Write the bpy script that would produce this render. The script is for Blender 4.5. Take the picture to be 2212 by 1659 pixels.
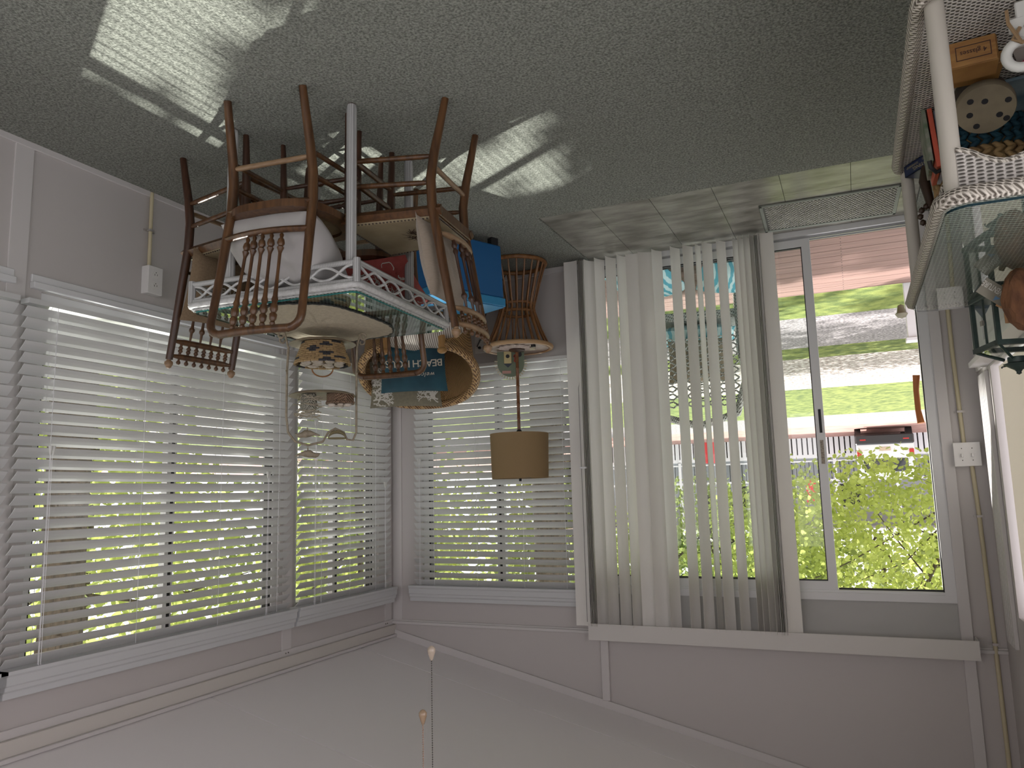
import bpy, bmesh, math, random
import numpy as np
from mathutils import Vector, Matrix
R = random.Random(7)
for o in list(bpy.data.objects): bpy.data.objects.remove(o)
S = bpy.context.scene
COL = S.collection
PI = math.pi

# ------------------------------------------------------------------ camera
cd = bpy.data.cameras.new('camera'); cam = bpy.data.objects.new('camera', cd); COL.objects.link(cam); S.camera = cam
def cam_setup(f, yaw, pitch, roll, loc):
    cy, sy, cp, sp = math.cos(yaw), math.sin(yaw), math.cos(pitch), math.sin(pitch)
    fw = Vector((-sy*cp, cy*cp, sp)); r = Vector((cy, sy, 0)); u = r.cross(fw)
    cr, sr = math.cos(roll), math.sin(roll)
    r2 = cr*r + sr*u; u2 = -sr*r + cr*u
    r2, u2 = -r2, -u2          # the photograph was taken with the phone held upside down
    m = Matrix((r2, u2, -fw)).transposed().to_4x4(); m.translation = loc
    cam.matrix_world = m
    cd.sensor_fit = 'HORIZONTAL'; cd.sensor_width = 36; cd.lens = f*36/2212
    cd.clip_start = 0.05; cd.clip_end = 300
cam_setup(1662.85, -0.41396, -0.14189, -0.02573, (-2.9187, -4.5459, 1.45))

# ------------------------------------------------------------------ light
w = bpy.data.worlds.new('sky'); S.world = w; w.use_nodes = True
nt = w.node_tree; nt.nodes.clear()
bg = nt.nodes.new('ShaderNodeBackground'); out = nt.nodes.new('ShaderNodeOutputWorld')
bg.inputs[0].default_value = (1.0, 0.965, 0.975, 1); bg.inputs[1].default_value = 2.7
nt.links.new(bg.outputs[0], out.inputs[0])
SUND = Vector((-1, -0.57, -0.98)).normalized()
sd = bpy.data.lights.new('sun', 'SUN'); sd.energy = 14; sd.angle = math.radians(0.6); sd.color = (1, 0.96, 0.9)
so = bpy.data.objects.new('sun', sd); COL.objects.link(so); so.rotation_euler = SUND.to_track_quat('-Z', 'Y').to_euler()
S.view_settings.view_transform = 'Standard'; S.view_settings.look = 'None'
S.view_settings.gamma = 1; S.view_settings.use_curve_mapping = False
S.view_settings.exposure = 0.0
try:
    S.cycles.max_bounces = 10; S.cycles.diffuse_bounces = 6; S.cycles.transparent_max_bounces = 16
    S.cycles.use_denoising = True; S.cycles.sample_clamp_indirect = 6
    S.cycles.caustics_reflective = False; S.cycles.caustics_refractive = False
except Exception: pass

# ------------------------------------------------------------------ materials
MATS = {}
def mat(name, col, rough=0.6, col2=None, ns=20, nd=3, bump=0, bs=60, metal=0, stretch=(1,1,1), kind='noise', spec=0.5, trans=0, sheen=0, fac=(0.35,0.65)):
    if name in MATS: return MATS[name]
    m = bpy.data.materials.new(name); m.use_nodes = True; t = m.node_tree; n = t.nodes; L = t.links.new
    p = n['Principled BSDF']; p.inputs['Roughness'].default_value = rough; p.inputs['Metallic'].default_value = metal
    p.inputs['Specular IOR Level'].default_value = spec
    p.inputs['Base Color'].default_value = (*col, 1)
    if sheen: p.inputs['Sheen Weight'].default_value = sheen
    tc = n.new('ShaderNodeTexCoord'); mp = n.new('ShaderNodeMapping'); mp.inputs['Scale'].default_value = stretch
    L(tc.outputs['Object'], mp.inputs[0])
    if col2:
        if kind == 'noise':
            x = n.new('ShaderNodeTexNoise'); x.inputs['Scale'].default_value = ns; x.inputs['Detail'].default_value = nd
        elif kind == 'wave':
            x = n.new('ShaderNodeTexWave'); x.inputs['Scale'].default_value = ns; x.inputs['Distortion'].default_value = nd
        else:
            x = n.new('ShaderNodeTexVoronoi'); x.inputs['Scale'].default_value = ns
        L(mp.outputs[0], x.inputs['Vector'])
        cr = n.new('ShaderNodeValToRGB'); cr.color_ramp.elements[0].position = fac[0]; cr.color_ramp.elements[1].position = fac[1]
        cr.color_ramp.elements[0].color = (*col, 1); cr.color_ramp.elements[1].color = (*col2, 1)
        L(x.outputs[0], cr.inputs[0]); L(cr.outputs[0], p.inputs['Base Color'])
    if bump:
        b = n.new('ShaderNodeTexNoise'); b.inputs['Scale'].default_value = bs; b.inputs['Detail'].default_value = 4
        L(mp.outputs[0], b.inputs['Vector'])
        bp = n.new('ShaderNodeBump'); bp.inputs['Strength'].default_value = bump; bp.inputs['Distance'].default_value = 0.01
        L(b.outputs[0], bp.inputs['Height']); L(bp.outputs[0], p.inputs['Normal'])
    if trans:
        tr = n.new('ShaderNodeBsdfTranslucent'); mx = n.new('ShaderNodeMixShader'); mx.inputs[0].default_value = trans
        tr.inputs[0].default_value = (*(col2 or col), 1)
        o = n['Material Output']; L(p.outputs[0], mx.inputs[1]); L(tr.outputs[0], mx.inputs[2]); L(mx.outputs[0], o.inputs[0])
    MATS[name] = m; return m
def weave(name, col, dark, k=420, k2=420, thr=0.35, rough=0.55, diag=0.0, grid=False):
    """woven strands: colour and relief follow an over-under pattern, darker in the gaps between strands"""
    if name in MATS: return MATS[name]
    m = bpy.data.materials.new(name); m.use_nodes = True; t = m.node_tree; n = t.nodes; L = t.links.new
    p = n['Principled BSDF']; p.inputs['Roughness'].default_value = rough
    tc = n.new('ShaderNodeTexCoord'); sp = n.new('ShaderNodeSeparateXYZ'); L(tc.outputs['Object'], sp.inputs[0])
    def mth(op, a, b=None):
        q = n.new('ShaderNodeMath'); q.operation = op
        for i, v in enumerate((a, b)):
            if v is None: continue
            if isinstance(v, (int, float)): q.inputs[i].default_value = v
            else: L(v, q.inputs[i])
        return q.outputs[0]
    X, Y, Z = sp.outputs
    u = mth('ADD', X, Y); v = mth('ADD', Z, mth('MULTIPLY', mth('SUBTRACT', X, Y), 0.5 + diag))
    if grid:
        sn = n.new('ShaderNodeSeparateXYZ'); L(tc.outputs['Normal'], sn.inputs[0])
        ax = mth('GREATER_THAN', mth('ABSOLUTE', sn.outputs[0]), .6); az = mth('GREATER_THAN', mth('ABSOLUTE', sn.outputs[2]), .6)
        u = mth('ADD', mth('MULTIPLY', X, mth('SUBTRACT', 1, ax)), mth('MULTIPLY', Y, ax))
        v = mth('ADD', mth('MULTIPLY', Z, mth('SUBTRACT', 1, az)), mth('MULTIPLY', Y, az))
    a = mth('SINE', mth('MULTIPLY', u, k)); b = mth('SINE', mth('MULTIPLY', v, k2))
    pr = mth('MULTIPLY', a, b)
    cr = n.new('ShaderNodeValToRGB'); cr.color_ramp.elements[0].position = thr; cr.color_ramp.elements[1].position = min(1, thr+0.2)
    cr.color_ramp.elements[0].color = (*col, 1); cr.color_ramp.elements[1].color = (*dark, 1)
    L(pr, cr.inputs[0]); L(cr.outputs[0], p.inputs['Base Color'])
    bp = n.new('ShaderNodeBump'); bp.invert = True; bp.inputs['Strength'].default_value = 0.8; bp.inputs['Distance'].default_value = 0.004
    L(pr, bp.inputs['Height']); L(bp.outputs[0], p.inputs['Normal'])
    MATS[name] = m; return m
def glass(name, tint=(1,1,1), ior=1.5, boost=1.0):
    if name in MATS: return MATS[name]
    m = bpy.data.materials.new(name); m.use_nodes = True; t = m.node_tree; n = t.nodes; L = t.links.new; n.clear()
    o = n.new('ShaderNodeOutputMaterial'); g = n.new('ShaderNodeBsdfGlossy'); g.inputs['Roughness'].default_value = 0.01
    tr = n.new('ShaderNodeBsdfTransparent'); tr.inputs[0].default_value = (*tint, 1)
    f = n.new('ShaderNodeFresnel'); f.inputs[0].default_value = ior; mx = n.new('ShaderNodeMixShader')
    k = n.new('ShaderNodeMath'); k.operation = 'MULTIPLY'; k.use_clamp = True; k.inputs[1].default_value = boost; L(f.outputs[0], k.inputs[0])
    ge = n.new('ShaderNodeNewGeometry'); bk = n.new('ShaderNodeMath'); bk.operation = 'SUBTRACT'; bk.inputs[0].default_value = 1; L(ge.outputs['Backfacing'], bk.inputs[1])
    k2 = n.new('ShaderNodeMath'); k2.operation = 'MULTIPLY'; L(k.outputs[0], k2.inputs[0]); L(bk.outputs[0], k2.inputs[1])
    L(k2.outputs[0], mx.inputs[0]); L(tr.outputs[0], mx.inputs[1]); L(g.outputs[0], mx.inputs[2]); L(mx.outputs[0], o.inputs[0])
    MATS[name] = m; return m

WALL = mat('wall_paint', (.50,.475,.465), .5, bump=.03, bs=90)
TRIM = mat('trim_paint', (.58,.56,.555), .4)
CEIL = mat('ceiling_panel', (.84,.815,.82), .55)
ALU = mat('white_aluminium', (.66,.665,.68), .35)
GASK = mat('black_gasket', (.01,.01,.012), .6)
SLAT = mat('blind_slat', (.66,.665,.665), .42, trans=.2)
VANE = mat('vertical_vane', (.80,.785,.75), .5, trans=.22)
CARPET = mat('carpet', (.095,.105,.085), .95, (.33,.345,.30), ns=120, nd=9, bump=1.0, bs=220, sheen=.25, spec=.1)
TILE = mat('slate_vinyl', (.12,.115,.095), .3, (.30,.29,.255), ns=5, nd=9, bump=.08, bs=30, stretch=(1,2.6,1))
GROUT = mat('tile_joint', (.05,.048,.042), .8)
OAK = mat('oak', (.052,.022,.009), .36, (.115,.053,.020), ns=14, nd=6, stretch=(4,4,.5), bump=.05, bs=60)
OAKD = mat('dark_oak', (.035,.015,.009), .4, (.07,.030,.016), ns=14, nd=6, stretch=(4,4,.5))
OAKL = mat('light_oak', (.17,.10,.05), .45, (.26,.165,.095), ns=20, nd=6, stretch=(1,1,6))
CANE = weave('cane', (.30,.20,.09), (.02,.012,.006), 700, 700, .35)
LEATHER = mat('leatherette', (.33,.27,.17), .5, (.25,.20,.12), ns=9, bump=.05)
WWHITE = mat('white_rattan', (.56,.56,.56), .5, (.44,.44,.44), ns=60, bump=.25, bs=170)
WRAP = mat('wrapped_rattan', (.52,.52,.52), .5, (.30,.30,.30), kind='wave', ns=42, nd=.6, stretch=(1,1,1), fac=(.0,.35))
WEAVW = weave('white_weave', (.52,.49,.45), (.05,.045,.04), 330, 480, .25, grid=True)
WEAVT = weave('table_weave', (.50,.50,.50), (.03,.03,.03), 420, 260, .1, grid=True)
POST = mat('wrapped_post', (.44,.41,.36), .6, (.33,.30,.26), kind='wave', ns=70, nd=.5, stretch=(0,0,1), fac=(.0,.4))
WICK = weave('honey_wicker', (.42,.24,.095), (.09,.04,.012), 430, 430, .2)
RATT = mat('rattan_pole', (.30,.14,.05), .4, (.20,.085,.03), ns=18, nd=5, stretch=(2,2,1))
IRONW = mat('cream_iron', (.29,.245,.18), .5, (.20,.165,.115), ns=60)
GLASSW = glass('window_glass', (.96,.98,.97))
GLASST = glass('table_glass', (.80,.92,.88), 1.52, 1.8)
GEDGE = mat('glass_edge', (.02,.16,.15), .1)

# ------------------------------------------------------------------ mesh helpers
def box(bm, lo, hi, M=None):
    vs = [Vector((x,y,z)) for z in (lo[2],hi[2]) for y in (lo[1],hi[1]) for x in (lo[0],hi[0])]
    if M: vs = [M @ v for v in vs]
    v = [bm.verts.new(q) for q in vs]
    for f in ((0,2,3,1),(4,5,7,6),(0,1,5,4),(2,6,7,3),(0,4,6,2),(1,3,7,5)): bm.faces.new([v[i] for i in f])
def tube(bm, pts, r, seg=8, closed=False, caps=True, flat=1.0):
    P = [Vector(p) for p in pts]; n = len(P); rr = r if isinstance(r, (list, tuple)) else [r]*n
    ref = None; rings = []
    for i in range(n):
        a = P[(i-1) % n] if (closed or i) else P[0]; b = P[(i+1) % n] if (closed or i < n-1) else P[-1]
        d = (b-a)
        d = d.normalized() if d.length > 1e-9 else Vector((0,0,1))
        if ref is None:
            ref = Vector((0,0,1)) if abs(d.z) < .9 else Vector((1,0,0))
        e1 = d.cross(ref)
        if e1.length < 1e-6: e1 = d.orthogonal()
        e1.normalize(); e2 = d.cross(e1).normalized(); ref = -e2 if e2.dot(ref) < 0 else e2
        rings.append([bm.verts.new(P[i] + rr[i]*(math.cos(2*PI*k/seg)*e1 + flat*math.sin(2*PI*k/seg)*e2)) for k in range(seg)])
        ref = e2 if e2.dot(ref) > 0 else -e2
    m = n if closed else n-1
    for i in range(m):
        A, B = rings[i], rings[(i+1) % n]
        for k in range(seg):
            try: bm.faces.new((A[k], A[(k+1)%seg], B[(k+1)%seg], B[k]))
            except ValueError: pass
    if caps and not closed:
        bm.faces.new(rings[0][::-1]); bm.faces.new(rings[-1])
def turned(bm, a, b, prof, seg=8):
    """lathe-turned bar from a to b: prof is (fraction, radius)"""
    a, b = Vector(a), Vector(b)
    tube(bm, [a.lerp(b, f) for f, _ in prof], [r for _, r in prof], seg)
def lathe(bm, prof, seg=24, M=None, cap=True):
    rings = []
    for r, z in prof:
        ring = []
        for k in range(seg):
            v = Vector((r*math.cos(2*PI*k/seg), r*math.sin(2*PI*k/seg), z))
            ring.append(bm.verts.new(M @ v if M else v))
        rings.append(ring)
    for A, B in zip(rings, rings[1:]):
        for k in range(seg): bm.faces.new((A[k], A[(k+1)%seg], B[(k+1)%seg], B[k]))
    if cap:
        if prof[0][0] > 1e-4: bm.faces.new(rings[0][::-1])
        if prof[-1][0] > 1e-4: bm.faces.new(rings[-1])
def prism(bm, poly, z0, z1, M=None):
    lo = [Vector((x,y,z0)) for x, y in poly]; hi = [Vector((x,y,z1)) for x, y in poly]
    if M: lo = [M@v for v in lo]; hi = [M@v for v in hi]
    A = [bm.verts.new(v) for v in lo]; B = [bm.verts.new(v) for v in hi]; n = len(A)
    bm.faces.new(A[::-1]); bm.faces.new(B)
    for i in range(n): bm.faces.new((A[i], A[(i+1)%n], B[(i+1)%n], B[i]))
def blob(bm, c, s, M=None, sub=2):
    t = bmesh.new(); bmesh.ops.create_icosphere(t, subdivisions=sub, radius=1)
    mp = {}
    for v in t.verts:
        q = Vector((v.co.x*s[0], v.co.y*s[1], v.co.z*s[2]))
        if M: q = M @ q
        mp[v] = bm.verts.new(q + Vector(c))
    for f in t.faces: bm.faces.new([mp[v] for v in f.verts])
    t.free()
def rrect(w, h, r, n=5):
    p = []
    for cx, cy, a0 in ((w/2-r, h/2-r, 0), (-w/2+r, h/2-r, PI/2), (-w/2+r, -h/2+r, PI), (w/2-r, -h/2+r, 1.5*PI)):
        for k in range(n+1): p.append((cx+r*math.cos(a0+PI/2*k/n), cy+r*math.sin(a0+PI/2*k/n)))
    return p
def obj(name, bm, m, parent=None, smooth=False, bevel=0, label=None, mesh=None):
    if mesh is None:
        me = bpy.data.meshes.new(name)
        if bevel: bmesh.ops.bevel(bm, geom=bm.edges[:], offset=bevel, segments=1, affect='EDGES', clamp_overlap=True)
        bmesh.ops.recalc_face_normals(bm, faces=bm.faces[:])
        bm.to_mesh(me); bm.free()
        if smooth:
            me.polygons.foreach_set('use_smooth', [True]*len(me.polygons))
            try: me.set_sharp_from_angle(angle=math.radians(50))
            except Exception: pass
        if m: me.materials.append(m)
    else: me = mesh
    o = bpy.data.objects.new(name, me); COL.objects.link(o)
    if parent: o.parent = parent
    if label: o['label'] = label
    return o
def B(*boxes, M=None):
    bm = bmesh.new()
    for lo, hi in boxes: box(bm, lo, hi, M)
    return bm
def T(*tubes, seg=8):
    bm = bmesh.new()
    for pts, r in tubes: tube(bm, pts, r, seg)
    return bm
def thing(name, label, cat, loc=(0,0,0), rz=0, group=None, rot=None):
    o = bpy.data.objects.new(name, None); COL.objects.link(o); o.empty_display_size = .05
    o.location = loc; o.rotation_euler = rot if rot else (0,0,rz)
    return tag(o, label, cat, group)
def tag(o, label, cat, group=None, kind=None):
    o['label'] = label; o['category'] = cat
    if group: o['group'] = group
    if kind: o['kind'] = kind
    return o
def struct(name, bm, m, parent=None, **k):
    o = obj(name, bm, m, parent, **k)
    if not parent: o['kind'] = 'structure'
    return o
def copy_tree(o, parent=None):
    c = o.copy(); COL.objects.link(c); c.parent = parent
    for ch in list(o.children): copy_tree(ch, c)
    return c
def text_bm(s, size, shear=0, extrude=0.0, spacing=1, bold=0.0, wf=None):
    cu = bpy.data.curves.new('txt', 'FONT'); cu.body = s; cu.size = size; cu.align_x = 'CENTER'; cu.align_y = 'CENTER'
    cu.shear = shear; cu.extrude = extrude; cu.space_character = spacing; cu.offset = bold; cu.resolution_u = 3
    t = bpy.data.objects.new('txt', cu); COL.objects.link(t)
    dg = bpy.context.evaluated_depsgraph_get(); me = bpy.data.meshes.new_from_object(t.evaluated_get(dg))
    bm = bmesh.new(); bm.from_mesh(me); bpy.data.objects.remove(t); bpy.data.curves.remove(cu); bpy.data.meshes.remove(me)
    if wf:
        for v in bm.verts: v.co = wf(v.co)
    return bm
# ---- pillows: local x right, y up, z front
def pillow_h(x, y, w, h, t):
    u, v = min(1, abs(2*x/w)), min(1, abs(2*y/h))
    return t/2*((1-u**2.4)*(1-v**2.4))**.55
def pillow_bm(w, h, t, n=14, crease=0.0, pinch=.06):
    bm = bmesh.new(); g = {}
    for s in (1, -1):
        for i in range(n+1):
            for j in range(n+1):
                u = -1+2*i/n; v = -1+2*j/n
                x = u*w/2*(1-pinch*(1-v*v)); y = v*h/2*(1-pinch*(1-u*u))
                z = s*t/2*((1-abs(u)**2.4)*(1-abs(v)**2.4))**.55
                z += crease*(math.sin(7*u+3*v)*math.cos(5*v)+.6*math.sin(13*u-9*v+2*math.sin(4*v)))*(1-u*u)*(1-v*v)
                if (i in (0, n) or j in (0, n)) and s == -1: g[(s,i,j)] = g[(1,i,j)]
                else: g[(s,i,j)] = bm.verts.new((x,y,z))
        for i in range(n):
            for j in range(n):
                f = (g[(s,i,j)], g[(s,i+1,j)], g[(s,i+1,j+1)], g[(s,i,j+1)])
                bm.faces.new(f if s == 1 else f[::-1])
    return bm
def stroke(bm, pts, wd, zf, eps=.0015):
    """flat printed stroke lying on a pillow face"""
    P = [Vector((x,y,0)) for x, y in pts]; L, Rr = [], []
    for i, p in enumerate(P):
        d = (P[min(i+1,len(P)-1)]-P[max(i-1,0)])
        if d.length < 1e-9: d = Vector((1,0,0))
        d.normalize(); nrm = Vector((-d.y, d.x, 0))
        ww = wd*(1-.35*i/max(1,len(P)-1))
        for lst, s in ((L,1),(Rr,-1)):
            q = p + nrm*ww*s; lst.append(bm.verts.new((q.x, q.y, zf(q.x,q.y)+eps)))
    for i in range(len(P)-1): bm.faces.new((L[i], Rr[i], Rr[i+1], L[i+1]))

# ================================================================== THE ROOM
LX = -3.53; FY = -6.6          # left wall plane, wall behind the camera
def ceil_z(x): return 2.362 - .232*x
def wall_with_holes(name, axis, a0, a1, z1, holes, m=WALL, t0=0, t1=.1):
    """axis 'x': wall at x=t0..t1 running along y; axis 'y': at y=t0..t1 running along x"""
    bm = bmesh.new()
    def bb(u0, u1, z0, zz):
        if u1-u0 < 1e-4 or zz-z0 < 1e-4: return
        if axis == 'x': box(bm, (t0,u0,z0), (t1,u1,zz))
        else: box(bm, (u0,t0,z0), (u1,t1,zz))
    u = a0
    for h0, h1, hz0, hz1 in sorted(holes):
        bb(u, h0, 0, z1); bb(h0, h1, 0, hz0); bb(h0, h1, hz1, z1); u = h1
    bb(u, a1, 0, z1)
    return struct(name, bm, m)
WB = [(-1.00,-.16,.60,2.06), (-2.56,-1.13,.60,2.06), (-4.16,-2.73,.60,2.06), (-5.9,-4.4,.60,2.06)]
wall_right = wall_with_holes('wall_right', 'x', FY, 0, 2.36, WB)
wall_back = wall_with_holes('wall_back', 'y', LX-.1, .1, 2.36, [(-1.345,-.24,.62,2.04), (-3.31,-1.48,0,2.04)])
bm = bmesh.new()
for y0, y1 in ((0, .1),):
    P = [(LX-.1,2.36),(.1,2.36),(.1,ceil_z(.1)),(LX-.1,ceil_z(LX-.1))]
    A = [bm.verts.new((x,y0,z)) for x,z in P]; Bv = [bm.verts.new((x,y1,z)) for x,z in P]
    bm.faces.new(A); bm.faces.new(Bv[::-1])
    for i in range(4): bm.faces.new((A[i],A[(i+1)%4],Bv[(i+1)%4],Bv[i]))
struct('gable_panel', bm, WALL, wall_back)
wall_left = wall_with_holes('wall_left', 'x', FY, 0, 3.18, [(-1.75,-.42,.92,2.05), (-5.9,-2.6,.8,2.15)], t0=LX-.1, t1=LX)  # the larger, near opening is unseen, added to let in sky light
wall_front = wall_with_holes('wall_front', 'y', LX-.1, .1, 3.18, [(-3.3,-.3,.45,2.25)], t0=FY-.1, t1=FY)  # opening behind the camera, added so sky light fills the room
# ceiling: slab with panels and recessed seams
bm = bmesh.new()
def slab(bm, x0, x1, y0, y1, dz0, dz1):
    v = [bm.verts.new((x,y,ceil_z(x)+d)) for d in (dz0,dz1) for x,y in ((x0,y0),(x1,y0),(x1,y1),(x0,y1))]
    for f in ((0,3,2,1),(4,5,6,7),(0,1,5,4),(1,2,6,5),(2,3,7,6),(3,0,4,7)): bm.faces.new([v[i] for i in f])
slab(bm, LX-.1, .1, FY-.1, .1, .012, .1)
ceiling = struct('ceiling', bm, mat('seam_grey', (.12,.115,.11), .8))
ys = [0, -.41, -1.63, -2.85, -4.07, -5.29, FY]
for a, b in zip(ys, ys[1:]):
    bm = bmesh.new(); slab(bm, LX, 0, b+.0035, a-.0035, 0, .013); struct('ceiling_panel', bm, CEIL, ceiling)
# trims of the window wall (right wall)
k = [0]
def trim(*boxes, m=TRIM, bevel=.002, name=None):
    k[0] += 1
    return struct(name or 'trim_%d' % k[0], B(*boxes), m, bevel=bevel)
trim(((-.012,FY,2.258),(0,0,2.292)))
trim(((-.03,FY,2.292),(0,0,2.35)), m=mat('beige_cornice', (.56,.535,.50), .5))
trim(((-.045,FY,2.35),(0,0,2.366)))
for y in (-.02-.075, -1.105, -2.705, -4.30):
    w_ = .075
    trim(((-.008,y-.0,0),(0,y+w_,2.258)), m=TRIM, bevel=.001)
for y in (-.1,-1.08,-2.68):
    bm = bmesh.new()
    for dy in (0,.02): blob(bm, (-.014,y+dy,2.275), (.004,.004,.004), sub=1)
    struct('trim_%d' % (k[0]+1), bm, mat('screw_grey', (.12,.11,.1), .4, metal=.6)); k[0] += 1
trim(((-.012,FY,0),(0,0,.032)), name='baseboard_right')
for y0,y1,z0,z1 in WB: trim(((-.028,y0-.05,.572),(0.0,y1+.05,.598)), ((-.012,y0-.05,.54),(0,y1+.05,.572)), m=ALU)
# trims of the door wall (back wall)
trim(((-1.475,-.012,2.258),(0,0,2.268)), ((-1.475,-.02,2.268),(0,0,2.286)))
trim(((LX,-.012,2.258),(-3.385,0,2.268)), ((LX,-.02,2.268),(-3.385,0,2.286)))
trim(((-1.506,-.022,2.05),(-1.458,0,ceil_z(-1.48)-.045)), ((-1.48,-.022,0),(-1.44,0,2.3)))
trim(((-3.388,-.022,0),(-3.335,0,ceil_z(-3.36)-.03)))
bm = bmesh.new()
def rake(bm, x0, x1, dz0, dz1, y0):
    v = [bm.verts.new((x,y,ceil_z(x)+d)) for y in (y0,0) for x,d in ((x0,dz0),(x1,dz0),(x1,dz1),(x0,dz1))]
    for f in ((0,1,2,3),(7,6,5,4),(0,4,5,1),(1,5,6,2),(2,6,7,3),(3,7,4,0)): bm.faces.new([v[i] for i in f])
rake(bm, LX, 0, -.045, -.0005, -.016); k[0]+=1; struct('trim_%d' % k[0], bm, TRIM)
trim(((-1.44,-.012,0),(0,0,.045)), name='baseboard_back')
trim(((LX,-.012,0),(-3.388,0,.045)), name='baseboard_back_left')
trim(((-3.335,-.001,2.05),(-1.458,.001,2.3)), m=mat('recess_grey', (.42,.42,.41), .6), bevel=0)
trim(((-.08,-.006,.045),(-.012,0,2.258)), bevel=.001)
# left wall: fluted casing, window stool, shade
for i in range(5): trim(((LX,-.36+i*.045,.93),(LX+.018,-.36+i*.045+.036,2.2)))
trim(((LX,-.40,.0),(LX+.012,-.05,.9)))
trim(((LX,-1.85,.885),(LX+.075,-.33,.91)), ((LX,-1.83,.86),(LX+.05,-.35,.885)), ((LX,-1.80,.80),(LX+.02,-.38,.86)))
struct('window_left_shade', B(((LX-.03,-1.75,.93),(LX-.026,-.47,2.05))), mat('cream_shade', (.74,.71,.64), .8, trans=.5))
# window units in the right wall and the back wall: frames, gaskets, panes
def window_unit(n, axis, u0, u1, z0, z1, mull):
    def bx(a, b, za, zb, d0, d1):
        return ((d0,a,za),(d1,b,zb)) if axis == 'x' else ((a,d0,za),(b,d1,zb))
    w0 = struct('window_%d' % n, B(bx(u0,u0+.035,z0,z1,.02,.095), bx(u1-.035,u1,z0,z1,.02,.095), bx(u0+.035,u1-.035,z0,z0+.035,.022,.094), bx(u0+.035,u1-.035,z1-.035,z1,.022,.094)), ALU)
    obj('mullion', B(bx(mull-.03,mull-.008,z0+.035,z1-.035,.035,.07), bx(mull+.008,mull+.03,z0+.035,z1-.035,.045,.08)), ALU, w0)
    obj('gasket', B(*[bx(c-.006,c+.006,z0+.11,z1-.035,.03,.075) for c in (u0+.041,mull,u1-.041)]), GASK, w0)
    obj('pane', B(bx(u0+.03,u1-.03,z0+.03,z1-.03,.055,.058)), GLASSW, w0)
    return w0
for i, (y0,y1,z0,z1) in enumerate(WB): window_unit(i+1, 'x', y0, y1, z0, z1, (y0+y1)/2)
window_unit(5, 'y', -1.345, -.24, .62, 2.04, -.80)

# floor: slab, carpet, twelve-inch slate-look tiles
floor = struct('floor', B(((LX-.1,FY-.1,-.12),(.1,.1,-.004))), GROUT)
bm = bmesh.new()
prism(bm, [(LX,FY),(0,FY),(0,0),(-1.49,0),(-1.49,-.893),(-3.325,-.893),(-3.325,0),(LX,0)], -.004, .007)
obj('carpet', bm, CARPET, floor)
xs = [-1.493,-1.777,-2.083,-2.390,-2.703,-3.012,-3.322]; yr = [-.890,-.600,-.300,0.0]
for a, b in zip(xs, xs[1:]):
    for c, d in zip(yr, yr[1:]):
        obj('tile', B(((b+.0012,c+.0012,-.004),(a-.0012,d-.0012,.003)), M=None), TILE, floor)

# ------------------------------------------------------------------ sliding door
door = struct('door_1', B(((-3.31,.0,.0),(-1.48,.10,.035)), ((-3.31,0,2.0),(-1.48,.1,2.045)), ((-3.335,-.012,0),(-3.285,.1,2.045)), ((-1.50,-.012,0),(-1.48,.1,2.045)), ((-3.335,-.014,2.012),(-1.44,0,2.05))), ALU)
obj('track', B(((-3.28,.02,.035),(-1.5,.028,.05)), ((-3.28,.06,.035),(-1.5,.068,.05))), mat('bare_aluminium', (.35,.35,.36), .35, metal=.8), door)
def sash(x0, x1, y, name):
    s = obj(name, B(((x0,y-.014,.05),(x0+.045,y+.014,2.0)), ((x1-.045,y-.014,.05),(x1,y+.014,2.0)), ((x0+.045,y-.013,.05),(x1-.045,y+.013,.095)), ((x0+.045,y-.013,1.955),(x1-.045,y+.013,2.0))), ALU, door)
    obj('pane', B(((x0+.04,y-.003,.09),(x1-.04,y+.003,1.96))), GLASSW, s)
    obj('gasket', B(((x0+.044,y-.008,.094),(x0+.050,y+.008,1.956)), ((x1-.05,y-.008,.094),(x1-.044,y+.008,1.956)), ((x0+.0501,y-.008,.0955),(x1-.0501,y+.008,.101)), ((x0+.0501,y-.008,1.949),(x1-.0501,y+.008,1.9545))), GASK, s)
    return s
fixed = sash(-2.43, -1.50, .064, 'fixed_sash')
slide = sash(-2.785, -1.86, .024, 'sliding_sash')
obj('finger_pull', B(((-2.772,.008,1.03),(-2.758,.012,1.16)), M=None), GASK, slide)
obj('warning_label', B(((-2.773,.0085,1.20),(-2.755,.0095,1.33))), mat('label_tan', (.42,.36,.30), .6, (.2,.17,.14), ns=120), slide)
obj('strike_plate', B(((-3.288,.012,.99),(-3.284,.04,1.13))), mat('chrome', (.5,.5,.5), .2, metal=1), door)
obj('edge_gasket', B(((-3.285,.008,.04),(-3.280,.016,2.0)), ((-3.285,.03,1.992),(-2.79,.05,2.0))), GASK, door)
bm = bmesh.new(); tube(bm, [(-3.262,.10,.87),(-3.255,.11,.95),(-3.255,.11,1.06),(-3.262,.10,1.13)], [.014,.011,.011,.014], 8, flat=1.3)
obj('pull_handle', bm, mat('orange_wood', (.42,.13,.03), .45), door, smooth=True, label='orange wooden outside pull handle')

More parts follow.
